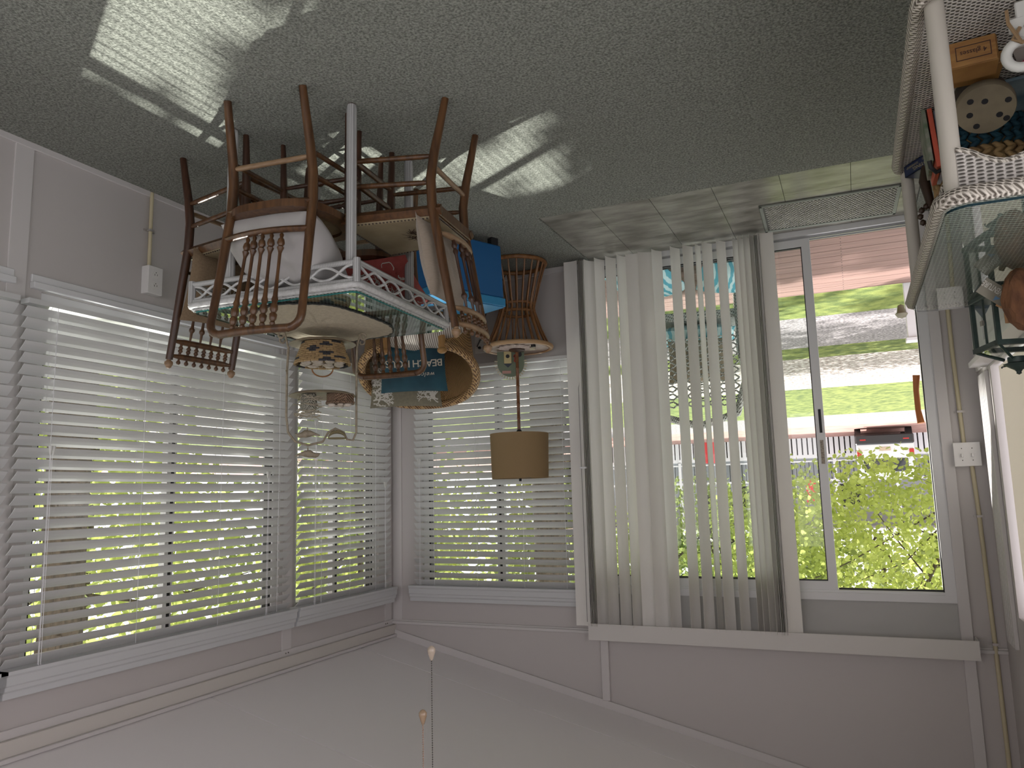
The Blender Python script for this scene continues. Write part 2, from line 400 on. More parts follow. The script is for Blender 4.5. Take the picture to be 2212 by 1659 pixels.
# ------------------------------------------------------------------ horizontal blinds
BR = (.0025)
def make_blind(label, axis, u0, u1, z0, z1, group, cords, tassels=()):
    mid = (u0+u1)/2
    t = thing('window_blind', label, 'blind', (0,mid,0) if axis == 'x' else (mid,0,0), 0 if axis == 'x' else PI/2, group)
    # local frame: y along the blind, -x towards the room
    h = (u1-u0)/2
    bm = bmesh.new()
    prof = [(-.02,0),(-.098,0),(-.098,.012),(-.092,.02),(-.090,.05),(-.084,.056),(-.082,.070),(-.074,.078),(-.072,.10),(-.02,.10)]
    for s, e in ((-h-.03, h+.03),):
        A = [bm.verts.new((x,s,z1+z)) for x, z in prof]; Bv = [bm.verts.new((x,e,z1+z)) for x, z in prof]
        bm.faces.new(A); bm.faces.new(Bv[::-1])
        for i in range(len(A)): bm.faces.new((A[i],A[(i+1)%len(A)],Bv[(i+1)%len(A)],Bv[i]))
    obj('valance', bm, mat('valance_white', (.55,.565,.575), .4, trans=0), t)
    pitch = .0453; n = int((z1-z0-.03)/pitch); me = None
    ang = math.radians(45)
    for i in range(n+1):
        z = z1-.02-i*pitch
        if me is None:
            bm = bmesh.new()
            for q in range(3):   # slightly bowed slat
                a, b_ = -.025+q*.05/3, -.025+(q+1)*.05/3
                za, zb = .0016*(1-(a/.025)**2), .0016*(1-(b_/.025)**2)
                vs = [bm.verts.new((x, y, zz+dz)) for dz in (0,.0028) for x, zz, y in ((a,za,-h),(b_,zb,-h),(b_,zb,h),(a,za,h))]
                for f in ((0,3,2,1),(4,5,6,7),(0,1,5,4),(1,2,6,5),(2,3,7,6),(3,0,4,7)): bm.faces.new([vs[j] for j in f])
            o = obj('slat', bm, SLAT, t); me = o.data
        else: o = obj('slat', None, None, t, mesh=me)
        o.location = (-.048,0,z); o.rotation_euler = (R.uniform(-.0012,.0012), -ang+R.uniform(-.03,.03), 0)
    zb = z1-.02-(n+1)*pitch+.01
    obj('bottom_rail', B(((-.073,-h,zb-.012),(-.022,h,zb+.008))), SLAT, t)
    for c in cords:
        y = -h+2*h*c
        obj('ladder_cord', B(((-.0690,y-.0009,zb),(-.0675,y+.0009,z1)), ((-.0265,y-.0009,zb),(-.025,y+.0009,z1))), mat('cord_white', (.75,.75,.78), .6), t)
    for y, zt, c in tassels:
        o = obj('pull_cord', T(([(-.085,y,z1),(-.085,y,zt+.03)],.0011), ([(-.085,y+.008,z1),(-.085,y+.006,zt+.03)],.0011), seg=4), MATS['cord_white'], t)
        bm = bmesh.new()
        for dy in (-.003,.010): lathe(bm, [(.003,zt+.035),(.006,zt+.02),(.008,zt+.002),(.0075,zt)], 8, Matrix.Translation((-.085,y+dy,0)))
        obj('tassel', bm, mat('tassel', c, .4), o, smooth=True)
    return t
WH, CL = (.62,.62,.6), (.30,.30,.26)
make_blind('narrow white slatted blind on the side wall nearest the room corner', 'x', -1.035, -.115, .655, 2.035, 'white slatted window blinds', (.2,.5,.8), ((.36,1.35,WH),(-.36,1.0,WH)))
make_blind('wide white slatted blind in the middle of the side wall, above the wall socket', 'x', -2.6555, -1.115, .655, 2.035, 'white slatted window blinds', (.08,.36,.66,.93), ((-.655,1.22,CL),(.56,1.3,WH)))
make_blind('white slatted blind at the near end of the side wall, cut by the picture edge', 'x', -4.20, -2.69, .655, 2.035, 'white slatted window blinds', (.1,.4,.7,.95))
make_blind('white slatted blind behind the drum lamp, left of the vertical blinds', 'y', -1.375, -.215, .60, 2.025, 'white slatted window blinds', (.13,.40,.68,.92), ((-.53,1.20,WH),))

# ------------------------------------------------------------------ vertical blind across the door
vb = thing('vertical_blind', 'off-white vertical vane blind half drawn across the sliding door', 'blind', (-2.41,-.10,0))
obj('valance', B(((-.988,-.035,2.208),(.984,-.029,2.30)), ((-.988,-.029,2.208),(-.982,.09,2.30)), ((.978,-.029,2.208),(.984,.09,2.30)), ((-.985,-.0355,2.290),(.982,-.034,2.2935)), ((-.985,-.0355,2.2145),(.982,-.034,2.218))), mat('valance_vinyl', (.60,.585,.56), .5), vb)
obj('headrail', B(((-.97,-.02,2.225),(.97,.02,2.262))), ALU, vb)
def vane_mesh(w=.089, sag=.009, z0=.022, z1=2.222):
    bm = bmesh.new(); A = []; n = 6
    for z in (z0, z1):
        for off in (0, .0009):
            A.append([bm.verts.new((-w/2+w*i/n, sag*(1-(2*i/n-1)**2)+off, z)) for i in range(n+1)])
    a, b, c, d = A
    for i in range(n):
        bm.faces.new((a[i],a[i+1],c[i+1],c[i])); bm.faces.new((b[i+1],b[i],d[i],d[i+1]))
        bm.faces.new((a[i+1],a[i],b[i],b[i+1])); bm.faces.new((c[i],c[i+1],d[i+1],d[i]))
    bm.faces.new((a[0],c[0],d[0],b[0])); bm.faces.new((a[n],b[n],d[n],c[n]))
    return bm
v0 = obj('vane', vane_mesh(), VANE, vb, smooth=True)
vl = [(-1.398,4,-.035)]+[(-1.458+(-.009)*i,-84,0) for i in range(4)]+[(-1.508,-62,0),(-1.575,-63,0),(-1.648,-62,0),(-1.716,-66,0),(-1.788,-12,0),(-1.862,-32,0),(-1.935,-58,0),(-2.045,-62,0),(-2.12,-58,0),(-2.178,-78,.006),(-2.232,-60,0),(-2.312,-61,0),(-2.393,-77,0),(-2.425,-72,0),(-2.458,-68,0),(-2.490,-70,0)]+[(-2.508-.008*i,-80,0) for i in range(5)]+[(-2.560,-18,-.02)]
for i, (x, a, dy) in enumerate(vl):
    o = v0 if i == 0 else obj('vane', None, None, vb, mesh=v0.data)
    o.location = (x+2.41, dy, 0); o.rotation_euler = (0,0,math.radians(a + (R.uniform(-2,2))))
    if a < 0 or 5 < a < 13: o.rotation_euler.z += 0
obj('bead_chain', T(([(1.0-.025,-.03,2.2),(1.0-.025,-.03,.82),(1.0-.018,-.03,.79),(1.0-.010,-.03,.82),(1.0-.010,-.03,2.2)],.0016), seg=5), mat('chain_grey', (.2,.2,.2), .4, metal=.6), vb)
obj('cord_clip', B(((.955,-.038,1.30),(1.0,-.032,1.31))), ALU, vb)

# ------------------------------------------------------------------ conduit, switch plate, sockets
CON = mat('conduit_cream', (.55,.49,.33), .5)
bm = bmesh.new(); tube(bm, [(-3.428,-.012,.045),(-3.430,-.012,.8),(-3.437,-.012,1.25)], .0105, 8); tube(bm, [(-3.462,-.012,1.36),(-3.47,-.012,1.6),(-3.478,-.012,2.26),(-3.482,-.012,2.9),(-3.482,-.012,3.1)], .0105, 8)
cond = tag(obj('conduit', bm, CON, smooth=True), 'cream electrical conduit running up the wall right of the glass door', 'pipe')
for z, x in ((.54,-3.429),(1.09,-3.433),(1.62,-3.4705),(2.24,-3.478)):
    obj('clamp', B(((x-.024,-.004,z-.006),(x+.024,-.0005,z+.006)), ((x-.013,-.026,z-.006),(x+.013,-.003,z+.006))), mat('clamp_metal', (.45,.42,.40), .4, metal=.5), cond)
sw = thing('light_switch', 'white double toggle light switch box on the cream conduit', 'switch', (-3.443,0,1.31))
obj('box', B(((-.058,-.045,-.058),(.058,0,.058))), mat('plate_white', (.70,.69,.68), .35), sw, bevel=.002)
obj('plate', B(((-.060,-.05,-.060),(.060,-.045,.060))), MATS['plate_white'], sw, bevel=.0015)
for x in (-.023,.023):
    obj('toggle', B(((x-.005,-.063,-.004),(x+.005,-.049,.014))), MATS['plate_white'], sw, bevel=.001)
    bm = bmesh.new(); blob(bm, (x,-.0505,.03), (.003,.001,.003), sub=1); blob(bm, (x,-.0505,-.03), (.003,.001,.003), sub=1); obj('screw', bm, MATS['screw_grey'], sw)
def socket(label, loc, rz, depth, h=.13):
    t = thing('wall_socket', label, 'socket', loc, rz)      # local: -y is the front
    obj('box', B(((-.04,-depth,-h/2),(.04,0,h/2))), MATS['plate_white'], t, bevel=.002)
    for z in (-.026,.026):
        bm = bmesh.new(); lathe(bm, [(.017,0),(.017,.0022)], 20, Matrix.Translation((0,-depth-.0001,z)) @ Matrix.Rotation(PI/2,4,'X'))
        rc = obj('receptacle', bm, mat('plate_cream', (.72,.71,.69), .35), t)
        obj('slot', B(((-.008,-depth-.0029,z-.004),(-.006,-depth-.0021,z+.004)), ((.006,-depth-.0029,z-.004),(.008,-depth-.0021,z+.005)), ((-.002,-depth-.0029,z-.012),(.002,-depth-.0021,z-.008))), GASK, rc)
    return t
socket('white surface-mounted wall socket box under the wide blind', (-.0,-2.055,.435), -PI/2, .045)
bm = bmesh.new(); tube(bm, [(-.012,-2.066,.01),(-.012,-2.066,.371)], .0085, 8)
c2 = tag(obj('conduit', bm, CON, smooth=True), 'short cream conduit rising from the carpet to the white wall socket', 'pipe')
obj('clamp', B(((-.004,-2.096,.19),(-.0005,-2.036,.2)), ((-.024,-2.078,.19),(-.003,-2.054,.2))), MATS['clamp_metal'], c2)
socket('white wall socket half hidden between tub chair and rattan table', (-.70,0,.455), 0, .006, .12)
bm = bmesh.new(); tube(bm, [(-.70,-.012,.48),(-.69,-.035,.475),(-.72,-.03,.42),(-.76,-.03,.25),(-.85,-.04,.12),(-.95,-.10,.015)], .003, 6); blob(bm, (-.70,-.018,.482), (.012,.016,.010), sub=1)
tag(obj('power_cord', bm, GASK, smooth=True), 'dark lamp cord plugged into the wall socket behind the rattan table', 'cord')

# ------------------------------------------------------------------ door mat
dm = thing('door_mat', 'pale grey openwork rubber door mat on the tiles inside the door', 'mat', (-2.90,-.285,.003), math.radians(-1.5))
obj('rim', B(((-.335,-.225,0),(.335,-.205,.010)), ((-.335,.19,0),(.335,.215,.010)), ((-.335,-.225,0),(-.318,.215,.010)), ((.318,-.225,0),(.335,.215,.010))), mat('mat_rim', (.20,.22,.19), .7), dm, bevel=.003)
bm = bmesh.new(); step = .0175
for i in range(36):
    for j in range(24):
        x = -.318+i*.0180+(j%2)*.009; y = -.205+j*.0167
        if x > .31: continue
        a, b_, t_ = .0062, .0046, .007
        prism(bm, [(x-a,y),(x,y-b_),(x+a,y),(x,y+b_)], .002, t_)
obj('weave', bm, mat('mat_grey', (.52,.51,.46), .6, (.42,.41,.37), ns=12), dm)['kind'] = 'stuff'
obj('backing', B(((-.325,-.215,0),(.325,.205,.002))), mat('mat_dark', (.10,.105,.09), .8), dm)

# ================================================================== FURNITURE
# ---- dining chairs.  local frame: +y is the way the sitter faces
PR = [(0,0),(.023,.105),(.045,.20),(.060,.30),(.055,.41),(.032,.53),(.002,.70),(-.030,.86)]
def post_y(z):
    for (a,b),(c,d) in zip(PR, PR[1:]):
        if z <= d: return a+(c-a)*(z-b)/(d-b)
    (a,b),(c,d) = PR[-2], PR[-1]; return c+(c-a)/(d-b)*(z-d)
RY = -.187; FRY = .187
SPIN = [(0,.0045),(.02,.008),(.05,.0055),(.07,.011),(.11,.0135),(.14,.008),(.16,.0125),(.19,.0085),(.22,.006),(.45,.0058),(.68,.0085),(.72,.012),(.75,.008),(.78,.013),(.82,.014),(.855,.008),(.875,.0135),(.92,.012),(.945,.0065),(.965,.010),(1,.004)]
STRETCH = [(0,.006),(.1,.008),(.25,.009),(.38,.010),(.42,.013),(.45,.009),(.5,.016),(.55,.009),(.58,.013),(.62,.010),(.75,.009),(.9,.008),(1,.006)]
def arc(a, b, bulge, n=7, axis=(0,1,0)):
    a, b, ax = Vector(a), Vector(b), Vector(axis)
    return [a.lerp(b, i/n) + ax*bulge*(4*(i/n)*(1-i/n)) for i in range(n+1)]
def chair_cane(loc, rz, label, group):
    t = thing('dining_chair', label, 'chair', loc, rz, group)
    # rounded-rectangle back frame: posts run over the top in one bent piece
    W0, W1 = .157, .182
    def px(z): return W0 + (W1-W0)*min(1, z/.86)
    side = [(px(z), RY+post_y(z), z) for z in (0,.1,.2,.3,.41,.53,.65,.76,.83)]
    R0 = .045; zt = .875
    corner = [(px(.83)-R0*(1-math.cos(a)), RY+post_y(zt-R0+R0*math.sin(a)), zt-R0+R0*math.sin(a)) for a in (PI/8,PI/4,3*PI/8,PI/2)]
    right = side + corner; left = [(-x,y,z) for x,y,z in right]
    for pts in (left, right):
        bm = bmesh.new(); tube(bm, pts, [.0145,.016,.0175,.0185,.0185,.017,.0155,.0145,.0145,.0145,.0145,.0145,.0145], 8, flat=1.0); obj('back_post', bm, OAK, t, smooth=True)
    x0, y0 = px(.83)-R0, RY+post_y(zt)
    bm = bmesh.new(); tube(bm, arc((-x0,y0,zt), (x0,y0,zt), -.012, 8), .0148, 8); obj('top_rail', bm, OAK, t, smooth=True)
    yl = RY+post_y(.515)
    bm = bmesh.new(); tube(bm, arc((-px(.5),yl,.512), (px(.5),yl,.512), -.03, 8), .0155, 8, flat=.75); obj('lower_rail', bm, OAK, t, smooth=True)
    me = None
    for i in range(5):
        u = (i-2); a = Vector((u*.0345, yl-.026+.003*u*u, .522)); b_ = Vector((u*.040, y0-.010, zt-.006))
        bm = bmesh.new(); turned(bm, a, b_, SPIN, 10); obj('spindle', bm, OAK, t, smooth=True)
    # front legs
    for s in (-1,1):
        bm = bmesh.new(); tube(bm, [(s*.176,FRY,0),(s*.173,FRY,.04),(s*.168,FRY,.22),(s*.164,FRY-.002,.41)], [.0095,.011,.0155,.0175], 10); obj('leg', bm, OAKD, t, smooth=True)
    for s in (-1,1):
        for z in (.205,.292):
            bm = bmesh.new(); turned(bm, (s*px(z), RY+post_y(z), z+.015), (s*.170, FRY, z-.005), [(0,.0075),(.1,.0095),(.9,.0095),(1,.007)], 8); obj('stretcher', bm, OAK, t, smooth=True)
    for z in (.19,.275):
        bm = bmesh.new(); turned(bm, (-.17,FRY,z), (.17,FRY,z), STRETCH, 10); obj('front_stretcher', bm, OAKD, t, smooth=True)
    bm = bmesh.new(); turned(bm, (-px(.24),RY+post_y(.24),.24), (px(.24),RY+post_y(.24),.24), [(0,.0075),(.1,.0105),(.9,.0105),(1,.0075)], 8); obj('back_stretcher', bm, OAKL, t, smooth=True)
    # seat: rounded frame, caned centre, curved rear rail
    poly = []
    for i in range(40):
        a = 2*PI*i/40; c, s_ = math.cos(a), math.sin(a)
        x = .205*math.copysign(abs(c)**.62, c); y = .205*math.copysign(abs(s_)**.62, s_)+.012
        poly.append((x*(1-.1*(-y/.2 if y<0 else 0)), y))
    inner = [(x*.76, (y-.012)*.76+.012) for x, y in poly]
    bm = bmesh.new(); n = len(poly)
    rings = [[bm.verts.new((x,y,z)) for x,y in P] for P, z in ((poly,.405),(poly,.432),(inner,.436),(inner,.405))]
    for q in range(4):
        A, C = rings[q], rings[(q+1)%4]
        for i in range(n): bm.faces.new((A[i],A[(i+1)%n],C[(i+1)%n],C[i]))
    st = obj('seat', bm, OAK, t, smooth=True)
    bm = bmesh.new(); prism(bm, inner, .420, .424); obj('cane_panel', bm, CANE, st)
    ya = RY+post_y(.40)
    bm = bmesh.new(); tube(bm, arc((-px(.4),ya,.405), (px(.4),ya,.405), -.028, 8), .019, 8, flat=.6); obj('seat_rail', bm, OAK, t, smooth=True)
    return t
BOB = [(0,.004),(.1,.006),(.2,.005),(.3,.009),(.42,.0095),(.5,.006),(.6,.0095),(.72,.009),(.8,.005),(.9,.006),(1,.004)]
LONG = [(0,.005),(.05,.009),(.09,.012),(.13,.006),(.17,.011),(.22,.006),(.5,.0052),(.70,.0055),(.77,.0065),(.80,.0115),(.83,.0115),(.86,.006),(1,.004)]
def chair_bobbin(loc, rz, label, group, curved):
    t = thing('dining_chair', label, 'chair', loc, rz, group)
    W0 = .157; W1 = .165
    def px(z): return W0+(W1-W0)*z/.9
    for s in (-1,1):
        bm = bmesh.new()
        zz = [0,.1,.2,.3,.41,.53,.65,.76,.862]
        tube(bm, [(s*px(z), RY+post_y(z), z) for z in zz], [.0135,.0155,.0175,.0185,.0185,.0175,.0165,.0155,.0145], 10)
        p = obj('back_post', bm, OAK if curved else OAKD, t, smooth=True)
        yt = RY+post_y(.9)
        bm = bmesh.new(); lathe(bm, [(.0001,.0),(.009,.0),(.009,.006),(.0165,.012),(.0170,.022),(.011,.032),(.0095,.036),(.0001,.040)], 12, Matrix.Translation((s*px(.87), RY+post_y(.87), .860)), cap=False); obj('finial', bm, OAKL, p, smooth=True)
    bul = -.035 if curved else 0
    def rail(name, z, r, m, dz=0):
        y = RY+post_y(z); bm = bmesh.new()
        P = arc((-px(z),y,z), (px(z),y,z), bul, 12)
        rr = [r*.45, r*.7]+[r]*9+[r*.7, r*.45]
        tube(bm, P, rr, 10, flat=.9); return obj(name, bm, m, t, smooth=True)
    RM = OAKL if curved else OAK
    rail('crest_rail', .845, .0135, RM); rail('crest_rail', .785, .0135, RM)
    rail('lower_rail', .503, .0135 if curved else .0125, RM if curved else OAKD)
    def bp(u, z): return Vector((u*px(z), RY+post_y(z)+bul*(1-u*u), z))
    for i in range(7):
        u = -.72+.24*i
        bm = bmesh.new(); turned(bm, bp(u,.792), bp(u,.838), BOB, 8); obj('bobbin', bm, OAK, t, smooth=True)
        bm = bmesh.new(); turned(bm, bp(u,.855), bp(u,.878), [(0,.004),(.25,.0045),(.45,.0085),(.75,.009),(1,.003)], 8); obj('knob', bm, OAK, t, smooth=True)
    for i in range(4):
        u = -.48+.32*i
        bm = bmesh.new(); turned(bm, bp(u,.512), bp(u,.778), LONG, 8); obj('spindle', bm, OAKD if curved else OAK, t, smooth=True)
    for s in (-1,1):
        bm = bmesh.new(); tube(bm, [(s*.182,.2,0),(s*.180,.2,.03),(s*.174,.2,.20),(s*.168,.2,.41)], [.0115,.013,.017,.0195], 10); obj('leg', bm, OAKD, t, smooth=True)
        for z in (.205,.305):
            bm = bmesh.new(); turned(bm, (s*px(z), RY+post_y(z), z+.01), (s*.173,.2,z-.015), [(0,.0075),(.15,.0105),(.85,.0105),(1,.007)], 8); obj('stretcher', bm, OAK, t, smooth=True)
    for z in (.17,.255):
        bm = bmesh.new(); turned(bm, (-.178,.2,z), (.178,.2,z), [(0,.007),(.15,.0115),(.85,.0115),(1,.007)], 8); obj('front_stretcher', bm, OAK, t, smooth=True)
    bm = bmesh.new(); turned(bm, (-px(.25),RY+post_y(.25),.25), (px(.25),RY+post_y(.25),.25), [(0,.0075),(.1,.010),(.9,.010),(1,.0075)], 8); obj('back_stretcher', bm, OAKL, t, smooth=True)
    poly = [(-.160,-.165),(.160,-.165),(.200,.222),(-.200,.222)]
    st = obj('seat', B(((-.195,.195,.398),(.195,.222,.440))), OAK, t, bevel=.003)
    obj('seat_rail', B(((-.16,-.16,.398),(.16,-.135,.440))), OAK, t, bevel=.003)
    for s in (-1,1):
        bm = bmesh.new(); tube(bm, [(s*.152,-.165,.419),(s*.188,.215,.419)], .020, 4); obj('seat_rail', bm, OAK, t)
    bm = bmesh.new(); prism(bm, [(x*.93,y*.93+.004) for x,y in poly], .432, .447); obj('leather_pad', bm, LEATHER, st, bevel=.006)
    bm = bmesh.new()   # dark studded braid round the pad
    Q = [(x*.93,y*.93+.004) for x,y in poly]
    for (a,b_),(c,d) in zip(Q, Q[1:]+Q[:1]):
        n = 26
        for i in range(n):
            f = i/n; blob(bm, (a+(c-a)*f, b_+(d-b_)*f, .446), (.0045,.0045,.003), sub=1)
    obj('stud_trim', bm, mat('stud_dark', (.045,.03,.02), .5), st)['kind'] = 'stuff'
    bm = bmesh.new(); rr = random.Random(3)   # embroidered sprig
    for i in range(46):
        a = rr.uniform(0,2*PI); d0, d1 = rr.uniform(.005,.03), rr.uniform(.025,.062)
        P = [(d0*math.cos(a)*1.3, d0*math.sin(a)), ((d0+d1)/2*math.cos(a+.25)*1.3, (d0+d1)/2*math.sin(a+.25)), (d1*math.cos(a+.1)*1.3, d1*math.sin(a+.1))]
        stroke(bm, P, .0022, lambda x, y: .4475)
    obj('embroidery', bm, mat('embroidery', (.10,.035,.02), .7, (.05,.04,.03), ns=40), st)
    return t
G4 = 'wooden dining chairs round the white wicker table'
c1 = chair_cane((-1.071,-2.341,.007), math.radians(-6.2), 'oak spindle-back chair nearest the camera, big off-white pillow on its cane seat', G4)
c4 = chair_cane((-.978,-1.725,.007), math.radians(180-5), 'oak spindle-back chair on the far side of the table, in front of the tub chair', G4)
c3 = chair_bobbin((-1.451,-2.072,.007), math.radians(-96), 'dark oak bobbin-back chair beside the blue storage box, embroidered leather seat', G4, True)
c2 = chair_bobbin((-.615,-2.118,.007), math.radians(93), 'brown bobbin-back chair with its back to the slatted blinds, finials on its posts', G4, False)

# ---- cushions
def placed(name, label, cat, bm, m, loc, rot, group=None, smooth=True):
    """rot: Euler XYZ in degrees of the pillow frame (x right, y up, z front)"""
    o = obj(name, bm, m, smooth=smooth); o.location = loc
    o.rotation_euler = tuple(math.radians(a) for a in rot); tag(o, label, cat, group); return o
LINEN = mat('linen_tan', (.34,.28,.225), .9, (.30,.245,.19), ns=60, stretch=(1,8,1), bump=.1, bs=200, sheen=.3)
OFFW = mat('cotton_offwhite', (.43,.415,.41), .9, (.38,.365,.355), ns=7, bump=.05, bs=150)
BROWN = mat('burlap_brown', (.22,.155,.095), .9, (.18,.125,.075), ns=150, bump=.1, bs=250)
CORAL = mat('coral_cloth', (.36,.075,.065), .85, (.31,.06,.052), ns=30, bump=.1, bs=120)
BLUE = mat('ocean_print', (.006,.034,.055), .8, (.016,.075,.105), ns=5, nd=5)
GREY = mat('grey_linen', (.20,.18,.13), .9, (.165,.15,.11), ns=60)
PRINT = mat('print_cream', (.50,.46,.38), .8)
GP = 'cushions on the chairs'
placed('cushion', 'large off-white pillow slumped on the nearest dining chair', 'cushion', pillow_bm(.38,.31,.22,24,crease=.011,pinch=-.07), OFFW, (-1.045,-2.345,.535), (34,0,-6))
placed('cushion', 'flat tan linen cushion leaning against the bobbin-back of the dark chair', 'cushion', pillow_bm(.33,.32,.085,14,crease=.006,pinch=.03), LINEN, (-1.552,-2.075,.585), (80,0,84))
pb = placed('cushion', 'brown burlap cushion with white handwriting on the chair by the blinds', 'cushion', pillow_bm(.34,.30,.09,14), BROWN, (-.53,-2.14,.575), (76,0,-84))
def on_pillow(w, h, t, cx, cy, sgn=1):
    def f(co): 
        x, y = co.x+cx, co.y+cy
        return Vector((x, y, sgn*(pillow_h(x,y,w,h,t)+.0016)))
    return f
WHITEP = mat('print_white', (.55,.53,.48), .8)
for s_, yy, sz in (('soul',.055,.055),('river',.0,.055),('vibes',-.06,.055)):
    obj('lettering', text_bm(s_, sz, shear=.25, wf=on_pillow(.34,.30,.09,0,yy), spacing=1.15), WHITEP, pb)
def squiggles(bm, w, h, t, rr, n):
    zf = lambda x, y: pillow_h(x,y,w,h,t)
    for i in range(n):
        x, y, a = rr.uniform(-w*.4,w*.4), rr.uniform(-h*.4,h*.4), rr.uniform(0,2*PI); P = []
        for k_ in range(10):
            P.append((max(-w*.46,min(w*.46,x)), max(-h*.46,min(h*.46,y)))); a += rr.uniform(.1,.75); x += .011*math.cos(a); y += .011*math.sin(a)
        stroke(bm, P, .0021, zf)
pc = placed('cushion', 'coral red cushion with white leaf outlines on the chair behind the table', 'cushion', pillow_bm(.44,.34,.12,14,crease=.005), CORAL, (-1.03,-1.745,.515), (24,0,-8))
bm = bmesh.new(); rr = random.Random(5); squiggles(bm, .44,.34,.12, rr, 75)
for v in list(bm.verts): pass
obj('leaf_print', bm, WHITEP, pc)

# ---- tub chair (honey wicker) in the room corner
TC = Vector((-.50,-.47,.007)); TA = math.radians(-24)
tub = thing('tub_chair', 'honey wicker tub chair with a rounded rolled rim in the room corner', 'chair', TC, TA)
def tub_ring(f, z, k=1.0):
    """f in 0..1 sweeps the horseshoe from right arm front over the back to the left arm front (front faces -y)"""
    a = math.radians(-62 + 304*f); return Vector((.345*k*math.cos(a), .335*k*math.sin(a)+.03, z))
def rim_z(f): u = abs(2*f-1); return .57 + .275*(.5+.5*math.cos(PI*min(1,u**1.25)))
bm = bmesh.new(); n = 44; rows = 9
for side, off in ((0,0),(1,-.018)):
    g = [[None]*(rows+1) for _ in range(n+1)]
    for i in range(n+1):
        f = i/n
        for j in range(rows+1):
            q = j/rows; z = .10+(rim_z(f)-.10)*q
            k_ = .86+.16*q**1.3 + off
            g[i][j] = bm.verts.new(tub_ring(f, z, k_))
    for i in range(n):
        for j in range(rows):
            f_ = (g[i][j],g[i+1][j],g[i+1][j+1],g[i][j+1]); bm.faces.new(f_ if side == 0 else f_[::-1])
    if side == 0: g0 = g
for i in range(n): bm.faces.new((g0[i][rows],g0[i+1][rows],g[i+1][rows],g[i][rows]))
obj('shell', bm, WICK, tub, smooth=True)
bm = bmesh.new(); P = []
for i in range(n+1):
    f = i/n; c_ = tub_ring(f, rim_z(f), 1.03); P.append(c_)
tube(bm, P, .026, 10); obj('rolled_rim', bm, weave('honey_roll', (.50,.31,.14), (.12,.05,.015), 150, 430, .0), tub, smooth=True)
for f in (0,1):
    a, b_ = tub_ring(f,.0,.98), tub_ring(f,.60,1.05)
    bm = bmesh.new(); tube(bm, [a,b_], [.018,.022], 10); blob(bm, b_, (.030,.030,.022)); obj('front_post', bm, mat('honey_pole', (.36,.19,.06), .45, (.24,.11,.03), kind='wave', ns=30, nd=.4, stretch=(0,0,1)), tub, smooth=True)
for f in (.3,.7):
    bm = bmesh.new(); tube(bm, [tub_ring(f,0,.86),tub_ring(f,.14,.88)], .018, 8); obj('leg', bm, MATS['honey_pole'], tub, smooth=True)
bm = bmesh.new(); lathe(bm, [(.0001,.30),(.27,.30),(.29,.31),(.29,.34),(.0001,.345)], 28, Matrix.Translation((0,.02,0)), cap=False); obj('seat', bm, WICK, tub, smooth=True)
M_ = Matrix.Translation(TC) @ Matrix.Rotation(TA,4,'Z')
def in_tub(x, y, z): return M_ @ Vector((x,y,z))
GING = mat('gingham', (.60,.56,.52), .85, (.20,.165,.14), kind='wave', ns=26, nd=0, stretch=(1,0,0), fac=(.45,.55), bump=.05)
sc_ = placed('cushion', 'round puffy brown and white gingham seat cushion on the tub chair', 'cushion', pillow_bm(.52,.54,.20,16,crease=.006,pinch=-.05), GING, in_tub(-.02,-.09,.455), (0,0,-24))
pbl = placed('cushion', 'dark blue ocean cushion reading BEACH HOUSE, standing in the tub chair', 'cushion', pillow_bm(.42,.31,.11,16,pinch=.05), BLUE, in_tub(.035,-.01,.655), (72,0,-20))
def lett(s_, size, y, x=0, **k_):
    obj('lettering', text_bm(s_, size, wf=on_pillow(.42,.31,.11,x,y), **k_), PRINT, pbl)
lett('welcome to our', .040, .036, shear=.35, spacing=1.1)
lett('BEACH HOUSE', .061, -.035, spacing=.92, bold=.0006)
pgr = placed('cushion', 'olive grey cushion with white coral branches behind the blue one', 'cushion', pillow_bm(.46,.30,.10,16), GREY, in_tub(.10,.13,.735), (78,0,-24))
bm = bmesh.new(); rr = random.Random(11); zf = lambda x, y: pillow_h(x,y,.46,.30,.10)
def branch(x, y, a, ln, wd, dep):
    P = [(x,y)]
    for i in range(4): x += ln/4*math.cos(a); y += ln/4*math.sin(a); a += rr.uniform(-.28,.28); P.append((x,y))
    if any(abs(px_) > .215 or abs(py_) > .138 for px_, py_ in P): return
    stroke(bm, P, wd, zf)
    if dep:
        for d_ in (-.55,.5): branch(x, y, a+d_+rr.uniform(-.2,.2), ln*.82, wd*.86, dep-1)
        if rr.random() < .5: branch(P[2][0], P[2][1], a+rr.choice((-1,1))*.8, ln*.6, wd*.8, dep-1)
for sx in (-1,1):
    for y in (-.12,.0,.10): branch(sx*.205, y, (0 if sx < 0 else PI)+(.5 if y < 0 else -.3)*(-sx if y else 0), .040, .0048, 4)
    for y in (-.13,-.06,.05,.12): branch(sx*.205, y, (0 if sx < 0 else PI)+rr.uniform(-.9,.9), .028, .0042, 3)
o = obj('coral_print', bm, WHITEP, pgr); o['kind'] = 'stuff'

# ---- blue storage box
bl = thing('storage_box', 'bright blue lidded storage box behind the dark oak chair', 'box', (-1.19,-.69,.007), math.atan2(-.45,.21))
